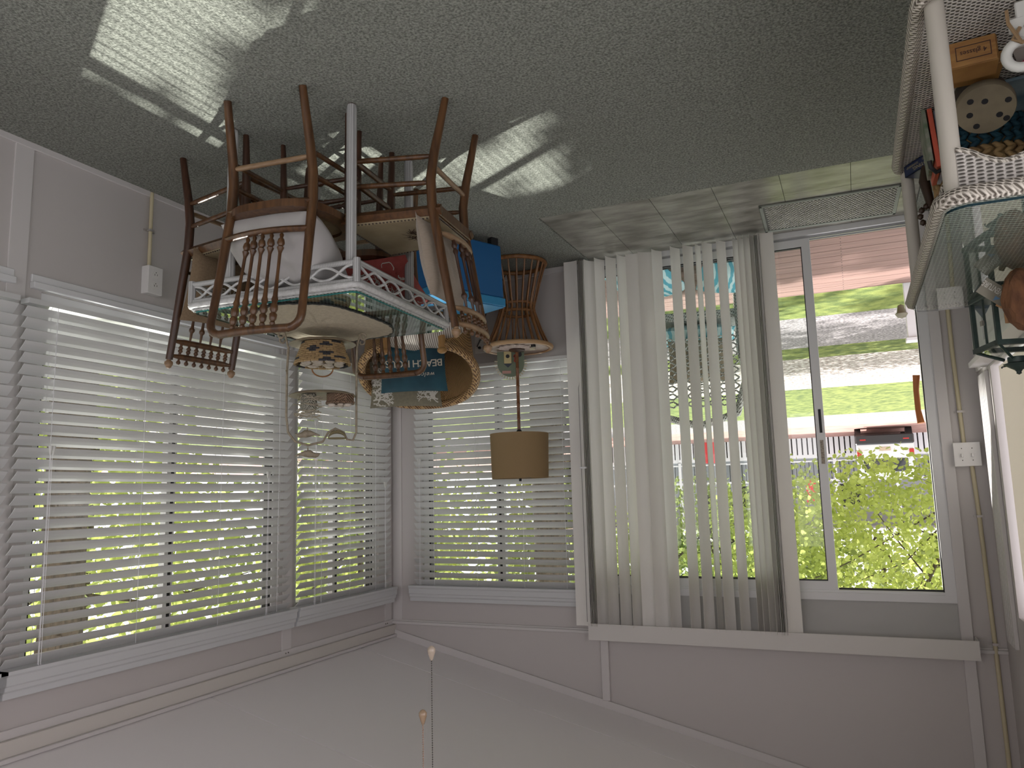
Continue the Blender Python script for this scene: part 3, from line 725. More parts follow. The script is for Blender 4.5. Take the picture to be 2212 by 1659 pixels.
# local x runs from the door-side corner towards the camera, local y into the corner
BL = mat('blue_plastic', (.012,.11,.30), .45, bump=.04, bs=300); LID = mat('blue_lid', (.03,.24,.48), .4)
bx_ = [(0,0),(.49,0),(.49,.27),(0,.27)]
bm = bmesh.new(); A = [bm.verts.new((x*.96+.01,y*.96+.006,.045)) for x,y in bx_]; Bv = [bm.verts.new((x,y,.35)) for x,y in bx_]
bm.faces.new(A[::-1]); bm.faces.new(Bv)
for i in range(4): bm.faces.new((A[i],A[(i+1)%4],Bv[(i+1)%4],Bv[i]))
obj('body', bm, BL, bl, bevel=.006)
obj('lid', B(((-.006,-.006,.352),(.496,.276,.400)), ((.0,.0,.40),(.49,.27,.406))), LID, bl, bevel=.004)
for x in (.02,.44):
    for y in (.015,.215): obj('foot', B(((x,y,0),(x+.05,y+.04,.047))), GASK, bl, bevel=.003)

# ---- rattan table, hourglass of canes
RT = Vector((-1.068,-.225,.007))
rt = thing('rattan_table', 'round hourglass rattan side table holding the drum lamp', 'table', RT)
def ring(bm, r, z, t_, seg=36): tube(bm, [(r*math.cos(2*PI*i/seg), r*math.sin(2*PI*i/seg), z) for i in range(seg)], t_, 8, closed=True)
bm = bmesh.new(); ring(bm,.185,.014,.014); obj('base_ring', bm, RATT, rt, smooth=True)
bm = bmesh.new(); ring(bm,.105,.275,.009); ring(bm,.105,.325,.009); obj('waist_ring', bm, RATT, rt, smooth=True)
bm = bmesh.new(); ring(bm,.207,.545,.014); obj('top_ring', bm, mat('rattan_light', (.46,.29,.15), .4), rt, smooth=True)
bm = bmesh.new(); lathe(bm, [(.0001,.535),(.205,.535),(.205,.552),(.0001,.553)], 32, cap=False); obj('top', bm, mat('top_grain', (.42,.33,.28), .5, (.36,.27,.22), ns=30), rt, smooth=True)
bm = bmesh.new(); ring(bm,.192,.554,.0025); obj('inlay', bm, RATT, rt)
for i in range(22):
    a = 2*PI*i/22; thick = i % 6 == 0; dtw = .20
    c, s_ = math.cos(a), math.sin(a); q = lambda r, z, d_=0: (r*math.cos(a+d_), r*math.sin(a+d_), z)
    bm = bmesh.new(); tube(bm, [q(.183,.02),q(.150,.13),q(.114,.27),q(.108,.30),q(.114,.33,.04),q(.152,.44,.09),q(.196,.54,.13)], .0095 if thick else .0052, 6)
    obj('cane', bm, RATT, rt, smooth=True)
bm = bmesh.new(); n = 60; pts = []
for i in range(n):
    a = 2*PI*i/n; r = .088+.016*math.cos(12*a)+.004*math.sin(31*a); pts.append((r*math.cos(a)*1.1, r*math.sin(a)))
cen = bm.verts.new((0,0,.007)); rg = [[bm.verts.new((x*s_,y*s_,z+.0035*math.sin(i*1.3)*(s_>.5))) for i,(x,y) in enumerate(pts)] for s_, z in ((.4,.008),(.75,.008),(1,.004))]
for i in range(n):
    bm.faces.new((cen, rg[0][i], rg[0][(i+1)%n]))
    for A, C in zip(rg, rg[1:]): bm.faces.new((A[i],C[i],C[(i+1)%n],A[(i+1)%n]))
d_ = tag(obj('doily', bm, mat('doily', (.55,.47,.43), .9, (.46,.37,.33), ns=60)), 'scalloped cream doily under the lamp on the rattan table', 'doily'); d_.location = RT+Vector((0,-.07,.552))
lp = thing('table_lamp', 'bamboo stick lamp with tan drum shade on the rattan table', 'lamp', RT+Vector((.0,-.02,.556)))
bm = bmesh.new(); lathe(bm, [(.0001,0),(.05,0),(.05,.012),(.02,.02),(.0001,.022)], 20, cap=False); obj('base', bm, OAKD, lp, smooth=True)
pr = [(.0105,.02)]
for z in (.12,.23,.34,.43): pr += [(.0098,z-.004),(.0125,z),(.0098,z+.004)]
pr += [(.0098,.50)]
bm = bmesh.new(); lathe(bm, pr, 10); obj('stem', bm, mat('bamboo_stem', (.22,.09,.035), .35, (.13,.05,.02), ns=10, stretch=(1,1,4)), lp, smooth=True)
bm = bmesh.new(); tube(bm, [(.018*math.cos(a),0,.525+.025*math.sin(a)) for a in [PI*1.5+2*PI*i/12 for i in range(13)]], .0035, 6); lathe(bm, [(.012,.505),(.014,.54),(.014,.57)], 10); obj('harp', bm, GASK, lp)
bm = bmesh.new(); lathe(bm, [(.014,.54),(.03,.58),(.02,.63)], 12); obj('bulb', bm, mat('bulb', (.7,.7,.68), .3), lp, smooth=True)
bm = bmesh.new()
lathe(bm, [(.178,.525),(.171,.795)], 48, cap=False); lathe(bm, [(.1765,.525),(.1695,.795)], 48, cap=False)
obj('shade', bm, mat('shade_tan', (.36,.25,.13), .9, (.33,.225,.115), ns=120, stretch=(1,1,6), trans=.25), lp, smooth=True)
bm = bmesh.new(); lathe(bm, [(.0001,.795),(.008,.795),(.008,.812),(.0001,.812)], 10, cap=False); tube(bm, [(-.17,0,.79),(.17,0,.79)], .002, 5); tube(bm, [(0,-.17,.79),(0,.17,.79)], .002, 5); obj('finial', bm, GASK, lp)

# ---- seaside plaque propped behind the lamp
pq = thing('seaside_plaque', 'round green clapboard beach-hut plaque leaning behind the lamp stem', 'ornament', RT+Vector((.07,.04,.556)), math.radians(-22))
pq.rotation_euler = (math.radians(-8),0,math.radians(-22))
bm = bmesh.new(); prism(bm, [(x, z) for x, z in [(.085*math.cos(PI*i/14+PI*0), .075+.085*math.sin(PI*i/14)) for i in range(15)]]+[(-.085,0.0),(.085,0.0)], -.006, .006, Matrix.Rotation(PI/2,4,'X')); obj('board', bm, mat('plaque_green', (.16,.20,.14), .7, (.10,.13,.09), kind='wave', ns=32, nd=0, stretch=(0,0,1)), pq)
bm = bmesh.new()
for i in range(20):
    a = PI*(-.05+1.1*i/19); M2 = Matrix.Translation((.093*math.cos(a),0,.075+.093*math.sin(a))) @ Matrix.Rotation(-a,4,'Y'); box(bm, (-.009,-.012,-.004), (.009,.012,.004), M2)
obj('edging', bm, mat('plaque_cream', (.50,.46,.34), .7), pq)
h_ = obj('bird_house', B(((-.005,-.022,.0),(.042,-.007,.075))), mat('plaque_yellow', (.52,.44,.22), .6), pq, bevel=.002)
bm = bmesh.new(); lathe(bm, [(.012,0),(.012,.002)], 14, Matrix.Translation((.018,-.0225,.03)) @ Matrix.Rotation(PI/2,4,'X')); obj('hole', bm, GASK, h_)
obj('awning', (lambda bm: (prism(bm, [(-.028+.018, .075),(.046+.0,.075),(.018,.10)], -.006,.010, Matrix.Rotation(PI/2,4,'X')), bm)[1])(bmesh.new()), mat('plaque_navy', (.03,.04,.06), .6), h_)
obj('sea_horse', T(([(-.03,-.012,.02),(-.02,-.012,.03),(-.03,-.012,.045),(-.022,-.012,.06),(-.034,-.012,.068)],.004), seg=6), mat('plaque_red', (.40,.05,.04), .6), pq)
bm = bmesh.new(); lathe(bm, [(.016,0),(.016,.008)], 16, Matrix.Translation((-.055,-.014,.02)) @ Matrix.Rotation(PI/2,4,'X')); obj('porthole', bm, GASK, pq)
obj('name_board', B(((.0,-.011,.120),(.055,-.006,.138))), mat('plaque_pink', (.42,.24,.20), .7), pq)
tag(obj('trinket', B(((-1.215,-.315,.559),(-1.19,-.295,.574))), GASK, bevel=.002), 'tiny black trinket at the door side of the rattan table top', 'trinket')
tag(obj('trinket', B(((-1.185,-.24,.559),(-1.15,-.225,.578))), MATS['plaque_cream'], bevel=.002), 'small cream wedge beside the lamp stem on the rattan table', 'trinket')

# ---- white rattan table with a glass top
TB = Vector((-.975,-2.0,.007)); TBA = math.radians(-3.8)
tb = thing('wicker_table', 'square white rattan table with looped lattice apron and glass top', 'table', TB, TBA)
HX, HY = .365, .372
for sx, sy, lx, ly in ((-1,-1,.325,.345),(-1,1,.29,.17),(1,-1,.205,.352),(1,1,.20,.20)):
    x, y = sx*lx, sy*ly
    bm = bmesh.new(); tube(bm, [(x,y,0),(x,y,.02),(x,y,.62)], [.017,.019,.0195], 12)
    l_ = obj('leg', bm, WRAP, tb, smooth=True)
    bm = bmesh.new(); lathe(bm, [(.017,0),(.018,.014)], 12, Matrix.Translation((x,y,-.001))); obj('leg_cap', bm, OAKD, l_)
def side_pts(k_, u, z, off=0):
    a = [(-HX,-HY,HX,-HY),(HX,-HY,HX,HY),(HX,HY,-HX,HY),(-HX,HY,-HX,-HY)][k_]
    return (a[0]+(a[2]-a[0])*u, a[1]+(a[3]-a[1])*u, z)
for k_ in range(4):
    bm = bmesh.new(); tube(bm, [side_pts(k_,0,.612), side_pts(k_,1,.612)], .0105, 8); obj('apron_rail', bm, mat('wrap_x', (.56,.56,.56), .5, (.33,.33,.33), kind='wave', ns=46, nd=.4, stretch=(1,1,0), fac=(0,.35)), tb, smooth=True)
    bm = bmesh.new(); tube(bm, [side_pts(k_,0,.680), side_pts(k_,1,.680)], .0095, 8); obj('apron_rail', bm, MATS['wrap_x'], tb, smooth=True)
    for ph in (0, PI):
        n = 90
        nv = Vector(side_pts(k_,.5,0)).normalized()
        P = [Vector(side_pts(k_, .02+.96*i/n, .646+.024*math.sin(2*PI*3.0*i/n+ph+PI/2)*(1.0))) + nv*(.003*math.sin(2*PI*7*i/n)) for i in range(n+1)]
        P = [p for p in P]
        bm = bmesh.new(); tube(bm, P, .0052, 6); obj('lattice_strand', bm, WWHITE, tb, smooth=True)
for sx in (-1,1):
    for sy in (-1,1):
        bm = bmesh.new(); tube(bm, [(sx*HX,sy*HY,.600),(sx*HX,sy*HY,.690)], .014, 8); obj('corner_post', bm, WRAP, tb, smooth=True)
bm = bmesh.new(); P = rrect(2*HX+.02, 2*HY+.02, .03); tube(bm, [(x,y,.697) for x,y in P], .0125, 8, closed=True); obj('top_rim', bm, WWHITE, tb, smooth=True)
bm = bmesh.new(); prism(bm, rrect(2*HX+.004, 2*HY+.004, .03), .700, .708); obj('woven_top', bm, WEAVT, tb)
bm = bmesh.new(); n = 300; per = [Vector((x,y,.7135)) for x,y in rrect(2*HX+.010, 2*HY+.010, .03, 8)]
L_ = [0]
for a,b_ in zip(per, per[1:]+per[:1]): L_.append(L_[-1]+(b_-a).length)
def on_per(s_):
    s_ %= L_[-1]
    for i in range(len(per)):
        if s_ <= L_[i+1]+1e-9: return per[i].lerp(per[(i+1)%len(per)], (s_-L_[i])/max(1e-9, L_[i+1]-L_[i]))
    return per[0]
for i in range(3):   # plaited edge under the glass
    bm2 = []
    for q in range(n): p = on_per(L_[-1]*q/n); bm2.append((p.x*(1+.006*math.sin(q*.9+i*2.1)), p.y*(1+.006*math.sin(q*.9+i*2.1)), .7125+.003*math.sin(q*.9+i*2.1+1.5)))
    tube(bm, bm2, .0022, 5, closed=True)
obj('plaited_edge', bm, WWHITE, tb, smooth=True)
bm = bmesh.new(); prism(bm, rrect(2*HX-.006, 2*HY-.006, .03), .7175, .7235); gt = obj('glass_top', bm, GLASST, tb)
bm = bmesh.new(); P = rrect(2*HX-.004, 2*HY-.004, .03)
A = [bm.verts.new((x,y,.7180)) for x,y in P]; C = [bm.verts.new((x,y,.7230)) for x,y in P]
for i in range(len(P)): bm.faces.new((A[i],A[(i+1)%len(P)],C[(i+1)%len(P)],C[i]))
obj('glass_rim', bm, GEDGE, gt)
# cloth runner with a dark crocheted edge
TM = Matrix.Translation(TB) @ Matrix.Rotation(TBA,4,'Z')
bm = bmesh.new(); rr = random.Random(9); pts = []
ctrl = [(-1.10,-2.31),(-1.03,-2.345),(-.93,-2.33),(-.80,-2.28),(-.70,-2.12),(-.66,-1.92),(-.68,-1.76),(-.80,-1.66),(-.95,-1.66),(-1.09,-1.70),(-1.17,-1.83),(-1.19,-2.0),(-1.19,-2.14),(-1.17,-2.25)]
m_ = len(ctrl)
for i in range(m_):
    p0,p1,p2,p3 = [Vector(ctrl[(i+d)%m_]) for d in (-1,0,1,2)]
    for q in range(8):
        t_ = q/8; v = .5*((2*p1)+(-p0+p2)*t_+(2*p0-5*p1+4*p2-p3)*t_*t_+(-p0+3*p1-3*p2+p3)*t_**3)
        pts.append(v*(1))
cc = Vector((-.93,-2.0)); n = len(pts)
rings = []
for k_, s_ in enumerate((.25,.5,.72,.88,.97,1.0)):
    rings.append([bm.verts.new((cc.x+(p.x-cc.x)*s_, cc.y+(p.y-cc.y)*s_, .7335+.0025*math.sin(i*.37+k_*1.9)*(s_<1)+(.001 if s_==1 else 0))) for i,p in enumerate(pts)])
c0 = bm.verts.new((cc.x,cc.y,.733))
for i in range(n):
    bm.faces.new((c0,rings[0][i],rings[0][(i+1)%n]))
    for A, C in zip(rings, rings[1:]): bm.faces.new((A[i],C[i],C[(i+1)%n],A[(i+1)%n]))
run = tag(obj('table_runner', bm, mat('runner_cream', (.46,.40,.30), .95, (.38,.33,.25), ns=70, bump=.3, bs=220), smooth=True), 'cream woven runner with dark crocheted edge under the wire stand', 'tablecloth')
bm = bmesh.new(); tube(bm, [(p.x+.003*math.sin(i*2.3), p.y+.003*math.cos(i*1.7), .7335) for i,p in enumerate(pts)], .0035, 5, closed=True)
obj('crochet_edge', bm, mat('crochet_dark', (.03,.03,.028), .9), run, smooth=True)

# ---- two-tier wire stand with birds;  local x runs to the right as seen in the room from the door side
sx_, sy_ = .61, .792
SC = Vector((-.852,-1.872,.740)); SA = math.atan2(-.61,.792)
ws = thing('wire_stand', 'cream iron two-tier plate stand with two birds on the table', 'stand', SC, SA)
def st(px_, z, y=0): return Vector((px_, y, z-.740))
frame = bmesh.new()
# side rods, from the foot curl up over the top with its swoop
L1 = [st(.142,.80),(st(.147,.90)),st(.147,1.00),st(.147,1.10),st(.139,1.168),st(.110,1.207),st(.057,1.224),st(-.004,1.209),st(-.027,1.169),st(-.056,1.153),st(-.091,1.170),st(-.105,1.20),st(-.130,1.204),st(-.144,1.17),st(-.144,1.10),st(-.144,1.0),st(-.144,.90),st(-.145,.80)]
obj('top_rod', T(([p for p in L1],.0048), seg=8), IRONW, ws, smooth=True)
for s in (-1,1):
    for y in (-1,1):
        c = [st(s*.145,.80,0), st(s*.15,.775,y*.02), st(s*.158,.752,y*.04)]
        for i in range(14):
            a = -PI*.5+i*.42; r = .017*(1-i/18)
            c.append(st(s*(.168+r*math.cos(a)), .760+.003+r*math.sin(a), y*.055))
        c[2].z = .745-.740
        obj('scroll_foot', T((c,.0042), seg=6), IRONW, ws, smooth=True)
def plate(z, r):
    bm = bmesh.new(); lathe(bm, [(.0001,z-.740),(r*.8,z-.740),(r*.97,z-.740+.010),(r,z-.740+.014),(r*.96,z-.740+.014),(r*.8,z-.740+.004),(.0001,z-.740+.004)], 32, cap=False)
    return obj('plate', bm, mat('plate_cream2', (.33,.28,.20), .5, (.25,.20,.14), kind='wave', ns=55, nd=.2, stretch=(1,1,0)), ws, smooth=True)
plate(.775,.142); plate(1.00,.142)
for z in (.90,):
    for s in (-1,1): obj('hook', T(([st(s*.147,.915,-.02),st(s*.150,.905,-.01),st(s*.150,.905,.012),st(s*.147,.915,.03)],.0035), seg=6), IRONW, ws, smooth=True)
def bird(x, z, f, name='bird'):
    bm = bmesh.new(); q = lambda dx, dz: st(x+f*dx, z+dz)
    tube(bm, [q(-.052,.012),q(-.03,.006),q(-.012,.004),q(.008,.005),(q(.022,.010)),q(.032,.012),q(.040,.010),q(.050,.004)], [.0025,.006,.014,.017,.012,.011,.008,.001], 10)
    o = obj(name, bm, IRONW, ws, smooth=True)
    obj('foot', T(([q(0,-.004),q(0,-.022)],.003), seg=5), IRONW, o); return o
bird(.057,1.255,-1); bird(.060,1.170,1)
bm = bmesh.new()
for i in range(9):
    a = PI*i/8; tube(bm, [st(-.063+.036*math.cos(t_)*1.0, 1.195-.034*math.sin(t_)*math.sin(a*.5+.8), .03*math.cos(a)*math.sin(t_)) for t_ in [PI*k_/10 for k_ in range(11)]], .0022, 5)
tube(bm, [st(-.063+.036*math.cos(2*PI*k_/20), 1.195, .028*math.sin(2*PI*k_/20)) for k_ in range(20)], .0028, 5, closed=True)
obj('wire_nest', bm, mat('nest_moss', (.20,.17,.09), .8), ws, smooth=True)
WM = Matrix.Translation(SC) @ Matrix.Rotation(SA,4,'Z')
def at_stand(x, y, z): return WM @ Vector((x,y,z-.740))
STRAW = mat('seagrass', (.36,.25,.12), .8, (.24,.16,.08), ns=25, bump=.2, bs=120)
# conical basket of coiled husk strips
bk = thing('shell_basket', 'flared husk basket with dark zigzags on the lower plate of the wire stand', 'basket', at_stand(0,0,.782), SA)
bm = bmesh.new(); bd = bmesh.new()
rows = 11
for j in range(rows):
    z = .004+j*.0088; r = .086+.034*j/rows; nn = 22
    for i in range(nn):
        a0 = 2*PI*(i+.5*(j%2))/nn; a1 = a0+2*PI/nn*.94
        tri = (j if j < 4 else (8-j if j < 8 else j-8)); zz = (i-tri) % 7 == 0 or ((i-tri) % 7 == 6 and j % 2 == 0)
        tube(bd if zz else bm, [(r*math.cos(a0+(a1-a0)*q), r*math.sin(a0+(a1-a0)*q), z+R.uniform(-.0006,.0006)) for q in (0,.33,.66,1)], .0050, 5)
w_ = obj('wall', bm, STRAW, bk, smooth=True); w_['kind'] = 'stuff'
o = obj('zigzag', bd, mat('husk_dark', (.03,.03,.035), .8), bk, smooth=True); o['kind'] = 'stuff'
bm = bmesh.new(); lathe(bm, [(.0001,0),(.084,0),(.084,.006),(.0001,.006)], 24, cap=False); obj('base', bm, STRAW, bk)
obj('handle', T(([(.045*math.cos(a),.10,.097+.034*math.sin(a)) for a in [PI*i/12 for i in range(13)]],.0035), seg=6), RATT, bk, smooth=True)
SHELL = mat('shell_white', (.55,.50,.44), .4, (.42,.35,.28), ns=30)
def shell(name, p, s, rz, label, cat='seashell', group=None):
    bm = bmesh.new(); M2 = Matrix.Rotation(rz,3,'Z')
    t_ = bmesh.new(); bmesh.ops.create_icosphere(t_, subdivisions=2, radius=1); mp = {}
    for v in t_.verts:
        a = math.atan2(v.co.y, v.co.x); k_ = 1+.10*math.cos(11*a)*(1-abs(v.co.z))
        q = M2 @ Vector((v.co.x*s*k_, v.co.y*s*.8*k_, v.co.z*s*.38)); mp[v] = bm.verts.new(q)
    for f in t_.faces: bm.faces.new([mp[v] for v in f.verts])
    t_.free(); o = obj(name, bm, SHELL, smooth=True); o.location = p; tag(o, label, cat, group); return o
bb_ = [(-.07,-.03),(-.03,-.06),(.02,-.055),(.065,-.03),(.075,.02),(.02,.0),(-.02,.02),(-.07,.03),(.04,.06),(-.03,.065)]
for i, (x, y) in enumerate(bb_): shell('seashell', at_stand(x,y,.872), .026, i*1.1, 'white seashell in the heap filling the zigzag husk basket', group='seashells heaped in the zigzag basket')
bm = bmesh.new(); lathe(bm, [(.0001,.045),(.095,.060),(.103,.074),(.0001,.078)], 20, cap=False); obj('liner', bm, STRAW, bk)
# raffia box with shells, twig lantern on the upper plate
rb = thing('raffia_box', 'brown plaited raffia box trimmed with shells on the upper plate', 'box', at_stand(-.075,-.02,1.0045), SA)
RAF = weave('raffia', (.26,.17,.11), (.07,.035,.02), 520, 520, .1)
bm = bmesh.new(); prism(bm, [(.062*math.cos(2*PI*i/8+PI/8), .062*math.sin(2*PI*i/8+PI/8)) for i in range(8)], .002, .036); obj('body', bm, RAF, rb, bevel=.003)
bm = bmesh.new(); prism(bm, [(.066*math.cos(2*PI*i/8+PI/8), .066*math.sin(2*PI*i/8+PI/8)) for i in range(8)], .036, .046); obj('lid', bm, RAF, rb, bevel=.003)
for i, (x, y, s) in enumerate(((.035,-.03,.016),(.0,-.045,.013),(-.03,-.03,.018),(.015,.0,.012),(-.005,.02,.014),(.04,.01,.012))):
    o = obj('shell_trim', (lambda bm: (blob(bm,(x,y,.052),(s,s*.7,s*.5)), bm)[1])(bmesh.new()), SHELL, rb, smooth=True)
tl = thing('twig_nest', 'loose cage of pale twigs round a woven cup on the upper plate', 'nest', at_stand(.055,-.01,1.0045), SA)
bm = bmesh.new(); lathe(bm, [(.0001,.002),(.03,.002),(.036,.05),(.028,.075),(.0001,.075)], 16, cap=False); obj('cup', bm, weave('pale_weave', (.36,.35,.29), (.12,.11,.09), 520, 520, .2), tl, smooth=True)
bm = bmesh.new(); rr = random.Random(2)
for i in range(34):
    a = rr.uniform(0,2*PI); z = rr.choice((.014,.03,.05,.075,.09,.1))+rr.uniform(-.004,.004); r = rr.uniform(.034,.046); ln = rr.uniform(.05,.1); ox, oy = math.cos(a), math.sin(a); tx, ty = -oy, ox
    tube(bm, [(ox*r+tx*ln*q, oy*r+ty*ln*q, z+rr.uniform(-.008,.008)) for q in (-.5,-.15,.2,.5)], .0022, 4)
obj('twigs', bm, mat('twig', (.40,.36,.28), .8), tl)['kind'] = 'stuff'

# ---- wicker etagere at the left wall
ET = thing('wicker_shelf', 'tall cream wicker shelf unit with a glass top at the door side', 'shelf', (0,0,.007))
X1, X0, Y0, Y1 = -3.125, -3.505, -2.83, -1.79      # room side, wall side, near, far
for x, y, dx in ((X1-.028,Y0+.05,0),(X1-.028,Y1-.01,-.10),(X0+.03,Y0+.05,0),(X0+.03,Y1-.01,.0)):
    bm = bmesh.new(); tube(bm, [(x+dx,y,0),(x+dx,y,.10),(x+dx*.6,y,.27),(x,y,.40),(x,y,.60),(x,y,.87)], [.024,.021,.020,.0195,.0195,.0195], 14); obj('post', bm, POST, ET, smooth=True)
ROPE = weave('rope_edge', (.52,.48,.42), (.12,.10,.08), 210, 700, .2, diag=.2)
def shelf(z, glass_=False):
    cx, cy, sxx, syy = (X0+X1)/2, (Y0+Y1)/2, X1-X0, Y1-Y0
    P = [(cx+x, cy+y) for x, y in rrect(sxx, syy, .05)]
    bm = bmesh.new(); prism(bm, [(cx+x, cy+y) for x, y in rrect(sxx-.02, syy-.02, .045)], z-.012, z-.004); s = obj('shelf_panel', bm, WEAVW, ET)
    bm = bmesh.new(); tube(bm, [(x,y,z-.012) for x,y in P], .018, 8, closed=True, flat=1.0); obj('woven_rim', bm, ROPE, s, smooth=True)
    # hanging skirt band
    bm = bmesh.new(); P2 = [(cx+x, cy+y) for x, y in rrect(sxx-.004, syy-.004, .05, 6)]; n = len(P2)
    return s, P2
s1, P2 = shelf(.43)
for x, y in ((X1-.028,Y0+.05),(X1-.090,Y1-.01),(X0+.03,Y0+.05),(X0+.03,Y1-.01)):
    bm = bmesh.new(); lathe(bm, [(.020,.36),(.027,.34),(.030,.28),(.027,.22),(.021,.20)], 16, Matrix.Translation((x,y,0)), cap=False); obj('woven_collar', bm, ROPE, ET, smooth=True)
s3, P2 = shelf(.885)
def apron(pa, pb, z1, depth, arch, name='apron', nn=30):
    pa, pb = Vector(pa), Vector(pb); bm = bmesh.new(); nrm = Vector((-(pb-pa).y,(pb-pa).x,0)).normalized()*.004
    top, bot = [[],[]], [[],[]]
    for i in range(nn+1):
        u = i/nn; p = pa.lerp(pb,u); d = depth - arch*(math.sin(PI*u)**1.2) + .012*math.cos(4*PI*u)
        for k_, sg in enumerate((1,-1)):
            top[k_].append(bm.verts.new((p.x+sg*nrm.x, p.y+sg*nrm.y, z1))); bot[k_].append(bm.verts.new((p.x+sg*nrm.x, p.y+sg*nrm.y, z1-d)))
    for i in range(nn):
        for k_ in (0,1): bm.faces.new((top[k_][i],top[k_][i+1],bot[k_][i+1],bot[k_][i]))
        bm.faces.new((bot[0][i],bot[0][i+1],bot[1][i+1],bot[1][i]))
    o = obj(name, bm, weave('side_weave', (.52,.49,.46), (.08,.07,.06), 190, 800, .25, grid=True), ET)
    pts = [((v.co.x),(v.co.y),v.co.z) for v in []]
    bm = bmesh.new(); tube(bm, [(pa.lerp(pb,i/nn).x, pa.lerp(pb,i/nn).y, z1-(depth-arch*(math.sin(PI*i/nn)**1.2)+.012*math.cos(4*PI*i/nn))) for i in range(nn+1)], .007, 6); obj('edge', bm, ROPE, o, smooth=True)
apron((X1-.035,Y0+.035,0), (X0+.03,Y0+.035,0), .87, .092, .022)
apron((X1-.03,Y1-.03,0), (X0+.03,Y1-.03,0), .87, .092, .022)
apron((X1-.012,Y0+.06,0), (X1-.012,Y1-.04,0), .872, .030, .005)
bm = bmesh.new(); cx, cy = (X0+X1)/2, (Y0+Y1)/2; P = [(cx+x,cy+y) for x,y in rrect(X1-X0-.012, Y1-Y0-.012, .045)]
prism(bm, P, .8925, .8985); gs = obj('glass_top', bm, glass('shelf_glass', (.86,.92,.90), 1.52, 1.5), ET)
bm = bmesh.new(); A = [bm.verts.new((cx+(x-cx)*1.002,cy+(y-cy)*1.001,.8930)) for x,y in P]; C = [bm.verts.new((cx+(x-cx)*1.002,cy+(y-cy)*1.001,.8980)) for x,y in P]
for i in range(len(P)): bm.faces.new((A[i],A[(i+1)%len(P)],C[(i+1)%len(P)],C[i]))
obj('glass_rim', bm, mat('glass_edge_dark', (.01,.03,.04), .1), gs)
SH = .4375
# wooden box lettered 4 glasses
wb = thing('wooden_box', 'honey pine box lettered 4 glasses on the middle wicker shelf', 'box', (-3.245,-2.60,SH), math.radians(4)); wb.scale = (.74,.8,.74)
PINE = mat('pine', (.30,.155,.045), .5, (.22,.10,.028), ns=12, stretch=(1,1,7), bump=.04)
obj('front', B(((-.062,-.002,.0),(.068,.006,.082))), PINE, wb, bevel=.0015)
obj('body', B(((-.066,.006,.0),(.072,.10,.082))), PINE, wb, bevel=.002)
obj('frame_print', B(((-.048,-.0026,.018),(.048,-.0022,.021)), ((-.048,-.0026,.062),(.048,-.0022,.065)), ((-.048,-.0026,.021),(-.0455,-.0022,.062)), ((.0455,-.0026,.021),(.048,-.0022,.062))), mat('ink_brown', (.04,.015,.01), .7), wb)
obj('lettering', text_bm('4 glasses', .022, wf=lambda c_: Vector((c_.x*.95+0, -.0030, c_.y+.042)), spacing=1.0, bold=.0002), MATS['ink_brown'], wb)
wb2 = tag(obj('wooden_block', B(((-.07,-.04,0),(.07,.05,.03))), PINE, bevel=.002), 'plain pine block behind the lettered glasses box', 'block'); wb2.location = (-3.25,-2.475,SH)
# driftwood discs leaning
DW = mat('driftwood', (.21,.175,.115), .85, (.14,.115,.075), ns=10, bump=.15); DWD = mat('driftwood_dark', (.05,.038,.026), .9, (.03,.024,.018), ns=12)
def disc(x, y, z, r, t_, m, tilt, label, holes):
    M2 = Matrix.Rotation(math.radians(tilt),4,'X')
    bm = bmesh.new(); lathe(bm, [(r*.97,0),(r,.006),(r,t_-.006),(r*.97,t_)], 36)
    o = obj('driftwood_disc', bm, m, smooth=True); o.location = (x,y,z); o.rotation_euler = (math.radians(tilt),0,math.radians(8)); tag(o, label, 'ornament')
    if holes:
        bm = bmesh.new()
        for hx, hy in holes: lathe(bm, [(.0075,t_),(.0075,t_+.0006)], 10, Matrix.Translation((hx,hy,0)))
        obj('hole', bm, GASK, o)['kind'] = 'stuff'
    return o
disc(-3.285,-2.375,SH+.040,.062,.028,DWD,40,'dark round driftwood disc wedged behind the lettered pine box',None)
disc(-3.285,-2.425,SH+.085,.066,.030,DW,38,'pale round driftwood disc drilled with holes above the dark one',[(-.048,-.012),(-.028,.022),(.0,-.022),(.022,.04),(-.042,.036),(.034,.006),(.030,-.030)])
# plaited basket, teal over natural
pk = thing('plaited_basket', 'round chunky seagrass basket with teal lower bands on the wicker shelf', 'basket', (-3.335,-2.045,SH), 0)
TEAL = mat('teal_plait', (.012,.07,.10), .8, (.006,.035,.055), ns=20, bump=.2); NAT = mat('natural_plait', (.32,.21,.09), .85, (.20,.12,.05), ns=20, bump=.2)
def plait(z, r, m, nb, hgt):
    bm = bmesh.new()
    for i in range(nb):
        a = 2*PI*i/nb
        for s in (-1,1):
            M2 = Matrix.Rotation(s*math.radians(32),3,'X')
            M3 = Matrix.Rotation(a,3,'Z') @ M2
            c = Vector((r*math.cos(a), r*math.sin(a), z+s*hgt*.22)); blob(bm, c, (hgt*.34, PI*r/nb*1.5, hgt*.30), M3, sub=1)
    o = obj('plait_row', bm, m, pk, smooth=True); o['kind'] = 'stuff'; return o
for j in range(3): plait(.018+.030*j, .122+.010*math.sin(j/7*PI), TEAL, 30, .030)
for j in range(7): plait(.108+.028*j, .133-.0015*j, NAT, 30, .028)
bm = bmesh.new(); lathe(bm, [(.0001,0),(.112,0),(.122,.12),(.118,.27),(.112,.27),(.112,.02),(.0001,.02)], 30, cap=False); obj('lining', bm, NAT, pk, smooth=True)
